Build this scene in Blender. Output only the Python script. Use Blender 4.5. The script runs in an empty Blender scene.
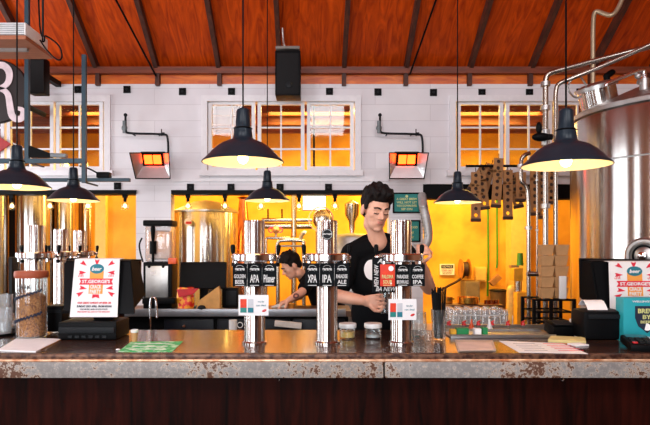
import bpy, bmesh, math, random
from mathutils import Vector, Matrix, Euler
random.seed(7)
SC = bpy.context.scene
COL = SC.collection
PI = math.pi
# ---------------------------------------------------------------- camera, light, exposure
F, CX, CY, EYE = 560.0, 312.0, 247.0, 1.55
cam_d = bpy.data.cameras.new('camera'); cam = bpy.data.objects.new('camera', cam_d); COL.objects.link(cam)
cam.location = (0, 0, EYE); cam.rotation_euler = (PI/2, 0, 0)
cam_d.sensor_width = 36.0; cam_d.lens = 36.0*F/650
cam_d.shift_x = (325-CX)/650; cam_d.shift_y = (CY-212.5)/650
cam_d.clip_start = 0.05
SC.camera = cam
w = bpy.data.worlds.new('World'); SC.world = w; w.use_nodes = True
w.node_tree.nodes['Background'].inputs[0].default_value = (0.75, 0.86, 1.0, 1)
w.node_tree.nodes['Background'].inputs[1].default_value = 0.6
SC.view_settings.view_transform = 'Standard'; SC.view_settings.look = 'None'
SC.view_settings.gamma = 1.0; SC.view_settings.use_curve_mapping = False
SC.view_settings.exposure = 0.45
SC.cycles.use_denoising = True
SC.cycles.max_bounces = 8
SC.cycles.sample_clamp_indirect = 6.0
def area(name, loc, target, sx, sy, power, col):
    l = bpy.data.lights.new(name, 'AREA'); l.shape = 'RECTANGLE'; l.size = sx; l.size_y = sy
    l.energy = power; l.color = col
    o = bpy.data.objects.new(name, l); COL.objects.link(o); o.location = loc
    o.rotation_euler = (Vector(target)-Vector(loc)).to_track_quat('-Z', 'Y').to_euler()
    return o
DAY = (0.93, 0.96, 1.0)
for x, wd in ((-3.2, 2.2), (-0.7, 1.7)):                             # daylight in the street windows behind the viewer
    area('window_daylight', (x, -3.62, 2.0), (x, 5, 2.0), wd, 2.6, 110, DAY)
for y, wd, pw in ((4.65, 2.2, 85), (2.15, .7, 30), (-0.6, 1.0, 45)):  # daylight in the tall windows of the left wall
    area('window_daylight', (-5.02, y, 2.1), (5, y, 2.1), wd, 2.5, pw, DAY)
for x in (-2.2, 0.3, 2.8):                                           # fill light added under the street-side slope, which has no roof openings
    area('roof_slope_fill', (x, -0.6, 5.1), (x*0.9, 6.0, 1.6), 1.0, 1.6, 46, DAY)
SOD = (1.0, 0.62, 0.13)
for x in (-2.6, 0.2, 2.4):                                           # brewery ceiling lights behind the wall
    area('brewery_light', (x, 7.9, 3.45), (x, 8.3, 0), 1.6, 0.8, 108, SOD)

for x, y in ((-2.4, 8.7), (0.9, 8.9), (2.2, 8.7)):                   # bare point lights added to brighten the brewery ceiling, no lamp bodies
    l_ = bpy.data.lights.new('brewery_ceiling_fill', 'POINT'); l_.energy = 19; l_.color = (1.0, 0.64, 0.16); l_.shadow_soft_size = .12
    o_ = bpy.data.objects.new('brewery_ceiling_fill', l_); COL.objects.link(o_); o_.location = (x, y, 2.75)
# ---------------------------------------------------------------- helpers
def X(px, Y): return (px-CX)*Y/F
def Z(py, Y): return EYE-(py-CY)*Y/F
def W(px, py, Y): return Vector((X(px, Y), Y, Z(py, Y)))
def lin(c):
    return tuple((v/12.92 if v <= 0.04045 else ((v+0.055)/1.055)**2.4) for v in (k/255 for k in c))
class N:
    def __init__(s, name):
        s.m = bpy.data.materials.new(name); s.m.use_nodes = True
        s.t = s.m.node_tree; s.b = s.t.nodes['Principled BSDF']
    def n(s, typ, **kw):
        o = s.t.nodes.new(typ)
        for k, v in kw.items():
            if hasattr(o, k): setattr(o, k, v)
            else: o.inputs[k].default_value = v
        return o
    def l(s, a, b): s.t.links.new(a, b)
MATS = {}
def mat(name, col, rough=0.5, metal=0.0, var=0.12, scale=14, stretch=(1, 1, 1), bump=0.0, emit=0.0, spec=0.5, coat=0.0, col2=None, dist=0.0, sharp=None, trans=0.0):
    """principled surface with procedural noise between two tones"""
    if name in MATS: return MATS[name]
    k = N(name); a = lin(col); c2 = lin(col2) if col2 else tuple(v*(1-var*2) for v in a)
    tc = k.n('ShaderNodeTexCoord'); mp = k.n('ShaderNodeMapping'); mp.inputs['Scale'].default_value = stretch
    k.l(tc.outputs['Object'], mp.inputs['Vector'])
    nz = k.n('ShaderNodeTexNoise'); nz.inputs['Scale'].default_value = scale; nz.inputs['Detail'].default_value = 4; nz.inputs['Distortion'].default_value = dist
    k.l(mp.outputs[0], nz.inputs['Vector'])
    rp = k.n('ShaderNodeValToRGB'); lo, hi = sharp or (0.3, 0.7)
    rp.color_ramp.elements[0].position = lo; rp.color_ramp.elements[1].position = hi
    rp.color_ramp.elements[0].color = (*c2, 1); rp.color_ramp.elements[1].color = (*a, 1)
    k.l(nz.outputs['Fac'], rp.inputs[0]); k.l(rp.outputs[0], k.b.inputs['Base Color'])
    k.b.inputs['Roughness'].default_value = rough; k.b.inputs['Metallic'].default_value = metal
    k.b.inputs['Specular IOR Level'].default_value = spec
    k.b.inputs['Coat Weight'].default_value = coat; k.b.inputs['Coat Roughness'].default_value = 0.08
    k.b.inputs['Transmission Weight'].default_value = trans
    if bump:
        bp = k.n('ShaderNodeBump'); bp.inputs['Strength'].default_value = bump; bp.inputs['Distance'].default_value = 0.01
        k.l(nz.outputs['Fac'], bp.inputs['Height']); k.l(bp.outputs[0], k.b.inputs['Normal'])
    if emit:
        k.b.inputs['Emission Color'].default_value = (*a, 1); k.b.inputs['Emission Strength'].default_value = emit
    MATS[name] = k.m
    return k.m
def glassy(name, tint=(1, 1, 1), gloss=0.12, haze=0.0):
    """thin clear glass: see-through with a Fresnel mirror coat and an optional film of haze"""
    k = N(name); t = k.t; t.nodes.remove(k.b)
    out = t.nodes['Material Output']
    tr = k.n('ShaderNodeBsdfTransparent'); tr.inputs[0].default_value = (*tint, 1)
    gl = k.n('ShaderNodeBsdfGlossy'); gl.inputs['Roughness'].default_value = 0.03
    lw = k.n('ShaderNodeLayerWeight'); lw.inputs[0].default_value = 0.35
    mu = k.n('ShaderNodeMath', operation='MULTIPLY_ADD'); mu.inputs[1].default_value = 0.55; mu.inputs[2].default_value = gloss*0.5
    k.l(lw.outputs['Facing'], mu.inputs[0])
    mx = k.n('ShaderNodeMixShader'); k.l(mu.outputs[0], mx.inputs[0]); k.l(tr.outputs[0], mx.inputs[1]); k.l(gl.outputs[0], mx.inputs[2])
    last = mx
    if haze:
        df = k.n('ShaderNodeBsdfDiffuse'); df.inputs[0].default_value = (0.9, 0.92, 0.93, 1)
        m2 = k.n('ShaderNodeMixShader'); m2.inputs[0].default_value = haze
        k.l(mx.outputs[0], m2.inputs[1]); k.l(df.outputs[0], m2.inputs[2]); last = m2
    k.l(last.outputs[0], out.inputs[0]); MATS[name] = k.m
    return k.m
def brushed(m, amount=.9, rough=.2):
    t = m.node_tree; b = t.nodes['Principled BSDF']; tn = t.nodes.new('ShaderNodeTangent'); tn.direction_type = 'RADIAL'; tn.axis = 'Z'
    t.links.new(tn.outputs[0], b.inputs['Tangent']); b.inputs['Anisotropic'].default_value = amount; b.inputs['Anisotropic Rotation'].default_value = 0.25; b.inputs['Roughness'].default_value = rough
    return m
# materials
wood_ceiling = mat('varnished plywood', (224, 84, 8), 0.45, col2=(138, 36, 3), spec=.25, scale=3.4, stretch=(3.2, .5, .5), dist=2.4, sharp=(.25, .8))
wood_orange = mat('orange plywood', (232, 120, 28), 0.4, col2=(190, 72, 14), scale=4, stretch=(1, 1, 5), dist=.8)
wood_rafter = mat('dark rafter timber', (92, 44, 26), 0.6, col2=(52, 24, 16), scale=9, stretch=(3, 1, 1))
wood_plate = mat('plate timber', (140, 62, 30), 0.5, col2=(92, 40, 22), scale=5, stretch=(.5, 2, 6))
def painted_blocks():
    k = N('white painted boards'); tc = k.n('ShaderNodeTexCoord'); mp = k.n('ShaderNodeMapping'); mp.inputs['Rotation'].default_value = (PI/2, 0, 0)
    k.l(tc.outputs['Object'], mp.inputs[0]); br = k.n('ShaderNodeTexBrick')
    br.inputs['Color1'].default_value = (*lin((244, 240, 242)), 1); br.inputs['Color2'].default_value = (*lin((236, 232, 236)), 1); br.inputs['Mortar'].default_value = (*lin((224, 219, 222)), 1)
    br.inputs['Scale'].default_value = 1.0; br.inputs['Brick Width'].default_value = 1.3; br.inputs['Row Height'].default_value = .19; br.inputs['Mortar Size'].default_value = .006; br.inputs['Mortar Smooth'].default_value = .6
    k.l(mp.outputs[0], br.inputs['Vector']); nz = k.n('ShaderNodeTexNoise'); nz.inputs['Scale'].default_value = 2.5; nz.inputs['Detail'].default_value = 5
    mx = k.n('ShaderNodeMix'); mx.data_type = 'RGBA'; mx.blend_type = 'MULTIPLY'; mx.inputs[0].default_value = .22
    k.l(tc.outputs['Object'], nz.inputs['Vector']); k.l(br.outputs[0], mx.inputs[6]); k.l(nz.outputs['Fac'], mx.inputs[7]); k.l(mx.outputs[2], k.b.inputs['Base Color'])
    k.b.inputs['Roughness'].default_value = .55
    return k.m
white_wall = painted_blocks()
white_paint = mat('white gloss paint', (236, 233, 235), 0.35, var=.04)
ochre = mat('ochre plaster', (240, 180, 62), 0.75, col2=(196, 124, 34), scale=1.5, bump=.1, sharp=(.3, .6))
ochre_pale = mat('pale yellow panel', (245, 205, 110), 0.6, var=.06)
concrete = mat('concrete floor', (96, 88, 82), 0.5, var=.15, scale=5)
black_steel = mat('black steel', (10, 10, 11), 0.5, var=.1, spec=.1)
blue_steel = mat('blue grey painted steel', (46, 74, 88), 0.45, var=.1)
steel = mat('polished steel', (226, 226, 228), 0.16, 1.0, var=.03, scale=6, stretch=(1, 1, 18))
brushed_steel = brushed(mat('brushed column steel', (198, 192, 188), 0.25, 1.0, var=.03, scale=6, stretch=(1, 1, 18)))
steel_dull = mat('brushed steel', (190, 188, 186), 0.36, 1.0, var=.08, scale=20)
steel_warm = brushed(mat('tank steel', (196, 190, 184), 0.22, 1.0, var=.04, scale=4, stretch=(1, 1, 10)))
chrome = mat('chrome', (235, 235, 238), 0.06, 1.0, var=.02)
copper = mat('copper', (214, 128, 84), 0.22, 1.0, var=.1)
lamp_navy = mat('navy black enamel', (28, 40, 50), 0.32, var=.1, spec=.2, coat=.04)
lamp_cream = mat('cream enamel', (244, 222, 184), 0.4, var=.03)
bulb_glow = mat('warm bulb', (255, 214, 140), 0.3, emit=14, var=.01)
filament_glow = mat('filament bulb glow', (255, 206, 120), 0.3, emit=7, var=.01)
tile_glow = mat('glowing heater tile', (255, 66, 16), 0.6, emit=8, var=.02)
black_plastic = mat('black plastic', (10, 11, 13), 0.5, var=.1, spec=.1)
black_gloss = mat('black glass', (6, 7, 9), 0.12, var=.05, coat=.2)
charcoal = mat('charcoal plastic', (28, 31, 34), 0.5, var=.1, spec=.15)
bar_top_m = mat('lacquered copper bar top', (88, 58, 46), 0.24, 0.35, col2=(58, 36, 30), scale=5, stretch=(1, 2.5, 1), coat=.35)
bar_wood = mat('dark stained timber', (48, 14, 8), 0.55, spec=.05, col2=(14, 5, 4), scale=5, stretch=(5, 1, .5), dist=.6)
def rusted():
    k = N('worn grey paint with rust'); tc = k.n('ShaderNodeTexCoord')
    a = k.n('ShaderNodeTexNoise'); a.inputs['Scale'].default_value = 55; a.inputs['Detail'].default_value = 6; a.inputs['Roughness'].default_value = .7
    c = k.n('ShaderNodeTexNoise'); c.inputs['Scale'].default_value = 3.5; c.inputs['Detail'].default_value = 3
    for q in (a, c): k.l(tc.outputs['Object'], q.inputs['Vector'])
    m1 = k.n('ShaderNodeMath', operation='MULTIPLY_ADD'); m1.inputs[1].default_value = .75; k.l(c.outputs['Fac'], m1.inputs[0]); k.l(a.outputs['Fac'], m1.inputs[2])
    rp = k.n('ShaderNodeValToRGB'); e = rp.color_ramp.elements; e[0].position = .93; e[0].color = (*lin((152, 146, 141)), 1); e[1].position = 1.0; e[1].color = (*lin((92, 56, 38)), 1)
    q = e.new(.96); q.color = (*lin((196, 176, 156)), 1); q = e.new(.78); q.color = (*lin((128, 123, 120)), 1)
    k.l(m1.outputs[0], rp.inputs[0]); k.l(rp.outputs[0], k.b.inputs['Base Color']); k.b.inputs['Roughness'].default_value = .5
    return k.m
rust_trim = rusted()
rust_edge = mat('rusted edge', (120, 84, 64), 0.45, 0.3, col2=(58, 28, 20), scale=38, sharp=(.4, .6))
brass_line = mat('bare copper nosing', (244, 210, 176), 0.35, 0.5, col2=(190, 120, 80), scale=30)
counter_edge = mat('galvanised counter edge', (176, 178, 184), 0.35, .8, var=.1)
counter_wood = mat('back counter timber', (104, 72, 50), 0.4, var=.15, stretch=(1, 6, 1))
navy_dark = mat('dark navy fridge front', (12, 17, 28), 0.35, spec=.3)
paper = mat('white paper', (240, 238, 238), 0.7, var=.03)
pink_ink = mat('pinkish red ink', (226, 38, 62), 0.7, var=.05)
orange_ink = mat('orange ink', (246, 164, 72), 0.7, var=.05)
teal_ink = mat('teal ink', (36, 122, 138), 0.7, var=.05)
grey_ink = mat('dark grey ink', (62, 66, 76), 0.7, var=.05)
navy_ink = mat('navy ink', (30, 40, 62), 0.7, var=.05)
chalk = mat('chalk white', (232, 232, 230), 0.9, var=.12, scale=60)
board_black = mat('chalkboard', (22, 25, 28), 0.8, var=.12, scale=30, spec=.08)
red_card = mat('red orange card', (232, 66, 22), 0.6, col2=(204, 32, 22), scale=22)
kraft = mat('kraft cardboard', (196, 148, 98), 0.8, var=.1)
kraft_dark = mat('brown board with holes', (178, 126, 78), 0.75, var=.16)
dark_hole = mat('dark wood block', (66, 40, 26), 0.7)
grain = mat('malted grain', (206, 136, 66), 0.9, col2=(120, 66, 28), scale=130, bump=.6, sharp=(.35, .6))
cork = mat('rust brown lid', (164, 78, 46), 0.6, var=.1)
green_paper = mat('green printed flyer', (64, 186, 108), 0.6, col2=(196, 236, 200), scale=26, sharp=(.42, .5))
green_box = mat('green card', (20, 132, 74), 0.6)
teal_card = mat('teal carton', (36, 164, 176), 0.5, var=.05)
yellow_card = mat('yellow card', (236, 178, 48), 0.6)
red_plastic = mat('red plastic', (216, 24, 34), 0.35, coat=.3)
orange_plastic = mat('orange plastic', (244, 96, 40), 0.4)
white_plastic = mat('white plastic', (236, 236, 234), 0.35, var=.03)
teal_sign = mat('teal sign print', (18, 132, 124), 0.5, var=.06)
cream_ink = mat('pale yellow lettering', (226, 226, 150), 0.6)
screen_white = mat('lit white screen', (235, 246, 240), 0.4, emit=1.6, var=.02)
hose_green = mat('green hose', (74, 150, 30), 0.4)
skin = mat('skin', (228, 176, 150), 0.5, col2=(218, 160, 134), scale=16)
lip = mat('lips', (190, 112, 100), 0.55)
hair_dark = mat('dark brown hair', (24, 17, 15), 0.7, spec=.2, col2=(14, 10, 10), scale=60, stretch=(1, 1, .5), bump=.5)
tee_black = mat('black cotton', (9, 10, 13), 0.9, spec=.15, bump=.15, scale=9)
trouser = mat('dark denim', (28, 32, 42), 0.85)
ink_tattoo = mat('tattoo ink', (110, 70, 74), 0.6)
red_paint = mat('red painted door', (206, 22, 16), 0.4)
syrup = mat('orange slush', (246, 156, 64), 0.35, col2=(248, 220, 206), scale=3.2, sharp=(.42, .56))
cloth_white = mat('white bar cloth', (228, 222, 214), 0.9)
clear = glassy('clear glass', (.96, .98, .98), .06, .02)
pane_glass = glassy('window glass', (.92, .94, .92), .05)
frost = glassy('clear plastic', (.95, .97, .98), .16, .17)
dark_glass = glassy('brown bottle glass', (.35, .22, .12), .12)

class MB:
    """collects shapes in world coordinates and links them as one mesh"""
    def __init__(s): s.b = bmesh.new()
    def _xf(s, vs, M): bmesh.ops.transform(s.b, matrix=M, verts=vs)
    def box(s, c, d, rot=None, bev=0.0):
        r = bmesh.ops.create_cube(s.b, size=1.0); vs = r['verts']
        bmesh.ops.scale(s.b, vec=Vector(d), verts=vs)
        if bev:
            es = list({e for v in vs for e in v.link_edges})
            g = bmesh.ops.bevel(s.b, geom=es, offset=min(bev, min(d)*.45), segments=2, affect='EDGES', profile=.6)
            vs = list({v for f in g['faces'] for v in f.verts} | {v for v in vs if v.is_valid})
        M = Matrix.Translation(Vector(c))
        if rot is not None: M = M @ Euler(rot).to_matrix().to_4x4()
        s._xf(vs, M); return s
    def pbox(s, x0, y0, x1, y1, Ya, Yb, bev=0.0):
        """box whose front face fills the rectangle x0..x1, y0..y1 seen at depth Ya, reaching back to Yb"""
        a, b = W(x0, y0, Ya), W(x1, y1, Ya)
        return s.box(((a.x+b.x)/2, (Ya+Yb)/2, (a.z+b.z)/2), (abs(b.x-a.x), abs(Yb-Ya), abs(a.z-b.z)), None, bev)
    def cyl(s, p0, p1, r0, r1=None, seg=16, cap=True):
        p0, p1 = Vector(p0), Vector(p1); d = p1-p0
        r = bmesh.ops.create_cone(s.b, cap_ends=cap, segments=seg, radius1=r0, radius2=r0 if r1 is None else r1, depth=d.length)
        s._xf(r['verts'], Matrix.Translation((p0+p1)/2) @ d.to_track_quat('Z', 'Y').to_matrix().to_4x4()); return s
    def ball(s, c, r, sc=(1, 1, 1), seg=12, rot=None):
        q = bmesh.ops.create_uvsphere(s.b, u_segments=seg, v_segments=max(6, seg*2//3), radius=r)
        M = Matrix.Translation(Vector(c))
        if rot is not None: M = M @ (rot if isinstance(rot, Matrix) else Euler(rot).to_matrix().to_4x4())
        s._xf(q['verts'], M @ Matrix.Diagonal((*sc, 1))); return s
    def limb(s, pts, seg=12):
        for i, (p, r) in enumerate(pts):
            s.ball(p, r, seg=seg)
            if i:
                p0, r0 = pts[i-1]
                if (Vector(p)-Vector(p0)).length > 1e-4: s.cyl(p0, p, r0, r, seg)
        return s
    def lathe(s, prof, o=(0, 0, 0), seg=32, axis='Z', close=False):
        o = Vector(o); rings = []
        for r, h in prof:
            ring = []
            for i in range(seg):
                a = 2*PI*i/seg
                if axis == 'Z': p = (r*math.cos(a), r*math.sin(a), h)
                elif axis == 'Y': p = (r*math.cos(a), h, r*math.sin(a))
                else: p = (h, r*math.cos(a), r*math.sin(a))
                ring.append(s.b.verts.new(o+Vector(p)))
            rings.append(ring)
        pr = list(zip(rings, rings[1:]))
        if close: pr.append((rings[-1], rings[0]))
        for A, B in pr:
            for i in range(seg):
                j = (i+1) % seg
                s.b.faces.new((A[i], A[j], B[j], B[i]))
        return s
    def tube(s, pts, r, seg=8, smooth=3):
        """pipe along points with rounded corners"""
        P = [Vector(p) for p in pts]
        for _ in range(smooth):
            Q = [P[0]]
            for a, b in zip(P, P[1:]): Q += [a.lerp(b, .25), a.lerp(b, .75)]
            P = Q+[P[-1]]
        rings = []; up = Vector((.13, .31, .94)).normalized()
        for i, p in enumerate(P):
            t = (P[min(i+1, len(P)-1)]-P[max(i-1, 0)])
            if t.length < 1e-7: continue
            t.normalize(); u = t.cross(up)
            if u.length < .05: u = t.cross(Vector((1, 0, 0)))
            u.normalize(); v = t.cross(u); up = v.cross(t) if False else up
            rings.append([s.b.verts.new(p+u*math.cos(2*PI*k/seg)*r+v*math.sin(2*PI*k/seg)*r) for k in range(seg)])
        for A, B in zip(rings, rings[1:]):
            for k in range(seg):
                s.b.faces.new((A[k], A[(k+1) % seg], B[(k+1) % seg], B[k]))
        s.b.faces.new(rings[0][::-1]); s.b.faces.new(rings[-1]); return s
    def prism(s, poly, thick, M=None):
        """polygon in x,z extruded along +y"""
        f = [s.b.verts.new((p[0], 0, p[1])) for p in poly]; g = [s.b.verts.new((p[0], thick, p[1])) for p in poly]
        s.b.faces.new(f); s.b.faces.new(g[::-1]); n = len(poly)
        for i in range(n): s.b.faces.new((f[i], g[i], g[(i+1) % n], f[(i+1) % n]))
        if M is not None: s._xf(f+g, M)
        return s
    def quadstrip(s, rows):
        V = [[s.b.verts.new(p) for p in r] for r in rows]
        for A, B in zip(V, V[1:]):
            for i in range(len(A)-1): s.b.faces.new((A[i], A[i+1], B[i+1], B[i]))
        return s
    def build(s, name, m, parent=None, smooth=None, remesh=0.0, solid=0.0):
        bmesh.ops.recalc_face_normals(s.b, faces=s.b.faces[:])
        me = bpy.data.meshes.new(name); s.b.to_mesh(me); s.b.free()
        if remesh or solid:
            t = bpy.data.objects.new('tmp', me); COL.objects.link(t)
            if solid:
                q = t.modifiers.new('s', 'SOLIDIFY'); q.thickness = solid; q.offset = 0
            if remesh:
                q = t.modifiers.new('r', 'REMESH'); q.mode = 'VOXEL'; q.voxel_size = remesh; q.use_smooth_shade = True
                q = t.modifiers.new('m', 'SMOOTH'); q.iterations = 5; q.factor = .5
            dg = bpy.context.evaluated_depsgraph_get(); dg.update()
            me2 = bpy.data.meshes.new_from_object(t.evaluated_get(dg)); bpy.data.objects.remove(t); bpy.data.meshes.remove(me)
            me = me2; me.name = name
        me.materials.clear(); me.materials.append(m)
        o = bpy.data.objects.new(name, me); COL.objects.link(o)
        if parent is not None:
            off = Vector((0, 0, 0)); p = parent
            while p: off += p.location; p = p.parent
            o.parent = parent; me.transform(Matrix.Translation(-off))
        else:
            xs = [v.co for v in me.vertices]
            b = Vector(((min(v.x for v in xs)+max(v.x for v in xs))/2, (min(v.y for v in xs)+max(v.y for v in xs))/2, min(v.z for v in xs)))
            me.transform(Matrix.Translation(-b)); o.location = b
        if smooth is None: smooth = True
        if smooth and not remesh:
            for f in me.polygons: f.use_smooth = True
            try: me.set_sharp_from_angle(angle=math.radians(38))
            except Exception: pass
        return o
def tag(o, label, cat, group=None):
    o['label'] = label; o['category'] = cat
    if group: o['group'] = group
    return o
def thing(name, label, cat, loc=(0, 0, 0), group=None):
    o = bpy.data.objects.new(name, None); COL.objects.link(o); o.location = loc; o.empty_display_size = .05
    return tag(o, label, cat, group)
def struct(name, mb, m, parent=None):
    o = mb.build(name, m, parent)
    if parent is None: o['kind'] = 'structure'
    return o
def dup(root, loc=None, label=None, group=None, rotz=None):
    r = root.copy(); COL.objects.link(r)
    if loc is not None: r.location = loc
    if rotz is not None: r.rotation_euler.z = rotz
    if label: r['label'] = label
    if group: r['group'] = group
    for ch in list(root.children):
        c = ch.copy(); COL.objects.link(c); c.parent = r
        for g in list(ch.children):
            d = g.copy(); COL.objects.link(d); d.parent = c
    return r
def text(s, height, c, m, parent, name='lettering', rot=(PI/2, 0, 0), bold=.0, depth=.0006, squeeze=1.0, width=None, shear=0.0):
    cu = bpy.data.curves.new(name, 'FONT'); cu.body = s; cu.size = 1; cu.align_x = 'CENTER'; cu.align_y = 'CENTER'
    cu.extrude = depth/max(height, .001); cu.offset = bold; cu.shear = shear; cu.resolution_u = 2
    t = bpy.data.objects.new('tmp', cu); COL.objects.link(t)
    dg = bpy.context.evaluated_depsgraph_get(); dg.update()
    me = bpy.data.meshes.new_from_object(t.evaluated_get(dg)); bpy.data.objects.remove(t)
    xs = [v.co.x for v in me.vertices]; ys = [v.co.y for v in me.vertices]
    me.transform(Matrix.Translation((-(max(xs)+min(xs))/2, -(max(ys)+min(ys))/2, 0)))
    k = height/(max(ys)-min(ys)); kx = k*squeeze
    if width: kx = width/(max(xs)-min(xs))
    me.transform(Matrix.Diagonal((kx, k, k, 1)))
    me.materials.clear(); me.materials.append(m)
    off = Vector((0, 0, 0)); p = parent
    while p: off += p.location; p = p.parent
    me.transform(Matrix.Translation(Vector(c)-off) @ Euler(rot).to_matrix().to_4x4())
    o = bpy.data.objects.new(name, me); COL.objects.link(o); o.parent = parent
    return o

# ---------------------------------------------------------------- the setting
YW = 6.6
SL = 0.648
def roof_z(Y): return 3.71+(YW-Y)*SL if Y > 1.5 else 3.71+(YW-1.5)*SL-(1.5-Y)*SL
struct('floor', MB().box((0, 3.0, -.05), (10.4, 13.6, .1)), concrete)
# white wall with window holes and two wide openings into the brewery
zt, zo = Z(84, YW), Z(190, YW)
WINS = [(-44, 104), (207, 355), (456, 602)]
wy0, wy1 = 101, 170
wl = MB()
def wbox(x0, y0, x1, y1): wl.pbox(x0, y0, x1, y1, YW, YW+.16)
edges = [-80]+[v for a in WINS for v in a]+[720]
for i in range(0, len(edges), 2): wbox(edges[i], wy0, edges[i+1], wy1)
wbox(-80, 84, 720, wy0); wbox(-80, wy1, 720, 184)
wbox(-80, 184, 423, 190)
zf = CY+EYE*F/YW
for a, b, t_ in ((136, 171, 190), (389, 423, 190), (610, 720, 184)): wbox(a, t_, b, zf)
struct('wall_back', wl, white_wall)
struct('trim_1', MB().pbox(-80, 190, 136, 194, YW-.02, YW+.2).pbox(171, 190, 389, 194, YW-.02, YW+.2), black_steel)
struct('trim_2', MB().pbox(423, 184, 610, 199, YW+.03, YW+.2), black_steel)  # black strip standing in for the dark interior at the top of this opening
struct('trim_3', MB().pbox(-80, 73, 720, 84, YW+.01, YW+.12), wood_orange)
struct('trim_4', MB().pbox(-80, 66.5, 720, 73, YW-.06, YW+.12), wood_plate)
# white fascia board lines on the wall
struct('trim_5', MB().pbox(172, 178.5, 389, 181.5, YW-.02, YW+.01), white_paint)
for i, (a, b) in enumerate(WINS):
    fr = MB()
    fr.pbox(a-6, 95, b+6, wy0, YW-.03, YW+.02).pbox(a-6, wy0, a, wy1, YW-.03, YW+.14).pbox(b, wy0, b+6, wy1, YW-.03, YW+.14)
    fr.pbox(a-8, wy1, b+8, 175.5, YW-.07, YW+.1)
    win = struct(f'window_{i+1}', fr, white_paint)
    n = 3; pitch = (b-a)/n
    for k in range(n):
        x0, x1 = a+k*pitch+1.2, a+(k+1)*pitch-1.2
        sh = MB(); t = 3.6
        sh.pbox(x0, wy0, x1, wy0+t, YW+.02, YW+.07).pbox(x0, wy1-t, x1, wy1, YW+.02, YW+.07)
        sh.pbox(x0, wy0+t, x0+t, wy1-t, YW+.02, YW+.07).pbox(x1-t, wy0+t, x1, wy1-t, YW+.02, YW+.07)
        xm = (x0+x1)/2; sh.pbox(xm-.8, wy0+t, xm+.8, wy1-t, YW+.03, YW+.06)
        for yy in (127.5, 149): sh.pbox(x0+t, yy-.8, xm-.8, yy+.8, YW+.03, YW+.06).pbox(xm+.8, yy-.8, x1-t, yy+.8, YW+.03, YW+.06)
        so = struct('sash', sh, white_paint, win)
        struct('pane', MB().pbox(x0+t, wy0+t, x1-t, wy1-t, YW+.042, YW+.048), pane_glass, so)
# pitched ceiling and rafters
def roof_slab(Y0, Y1, z0, z1, m, name):
    b = MB(); b.quadstrip([[(-5.2, Y0, z0), (5.2, Y0, z0)], [(-5.2, Y1, z1), (5.2, Y1, z1)]])
    b.quadstrip([[(-5.2, Y0, z0+.12), (5.2, Y0, z0+.12)], [(-5.2, Y1, z1+.12), (5.2, Y1, z1+.12)]])
    return struct(name, b, m)
roof_slab(YW+.12, 1.5, roof_z(YW+.12), roof_z(1.5), wood_ceiling, 'ceiling')
roof_slab(1.5, -3.7, roof_z(1.5), roof_z(-3.7), wood_ceiling, 'ceiling_street_side')
ang = math.atan(SL)
for i, px in enumerate((-28, 35, 97, 157, 219, 280, 344, 406, 470, 531, 592, 652)):
    x = X(px, YW); p0 = Vector((x, YW+.02, roof_z(YW)-.05)); p1 = Vector((x, 1.5, roof_z(1.5)-.05)); d = p1-p0
    struct(f'trim_{6+i}', MB().box((p0+p1)/2, (.05, d.length, .11), (-ang, 0, 0)), wood_rafter)
    struct(f'trim_{26+i}', MB().pbox(px-2, 72, px+2.2, 85, YW-.05, YW+.02), wood_rafter)
# side walls, street wall with window openings, far brewery wall
lw_ = MB()
lwood = mat('honey timber boards', (176, 112, 62), .5, col2=(140, 84, 44), scale=4, stretch=(1, 6, .6))
for a, b in ((-3.8, -1.1), (-.1, 1.8), (2.5, 3.55), (5.75, 9.8)): lw_.box((-5.1, (a+b)/2, 3.3), (.2, b-a, 6.8))
for a, b in ((-1.1, -.1), (1.8, 2.5), (3.55, 5.75)): lw_.box((-5.1, (a+b)/2, .375), (.2, b-a, .95)).box((-5.1, (a+b)/2, 5.025), (.2, b-a, 3.35))
struct('wall_left', lw_, lwood)
for k_, (a, b) in enumerate(((-1.1, -.1), (1.8, 2.5), (3.55, 5.75))):
    f_ = MB(); f_.box((-4.99, a+.03, 2.1), (.05, .06, 2.5)).box((-4.99, b-.03, 2.1), (.05, .06, 2.5)).box((-4.99, (a+b)/2, .88), (.05, b-a, .06)).box((-4.99, (a+b)/2, 3.32), (.05, b-a, .06))
    if b-a > 1: f_.box((-4.99, (a+b)/2, 2.1), (.05, .05, 2.4))
    struct(f'window_{5+k_}', f_, black_steel)
struct('wall_right', MB().box((5.1, 3.0, 3.3), (.2, 13.6, 6.8)), lwood)
wf = MB()
for a, b in ((-5.2, -4.3), (-2.1, -1.55), (.15, 5.2)): wf.box(((a+b)/2, -3.7, 1.9), (b-a, .2, 3.8))
wf.box((0, -3.7, .3), (10.4, .2, .6)).box((0, -3.7, 3.62), (10.4, .2, .5))
struct('wall_front', wf, mat('tan street wall', (150, 104, 72), .6))
struct('door_1', MB().box((2.6, -3.56, 1.1), (1.0, .06, 2.2)), mat('dark green door', (30, 46, 40), .4))
struct('wall_far', MB().box((0, 9.7, 1.8), (10.2, .2, 3.8)), ochre)
struct('ceiling_brewery', MB().box((0, 8.3, 3.66), (10.2, 3.1, .1)), ochre)
jst = MB()
for y in (7.3, 7.9, 8.5, 9.1): jst.box((0, y, 3.5), (10, .07, .2))
struct('trim_40', jst, wood_plate)
struct('wall_partition', MB().pbox(511, 193, 531, 345, 9.35, 9.6), ochre_pale)
struct('trim_41', MB().pbox(95, 185, 105.5, 345, 7.9, 8.0), ochre_pale)
struct('wall_partition_left', MB().pbox(106.5, 185, 150, 345, 8.0, 8.1), ochre)

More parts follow.
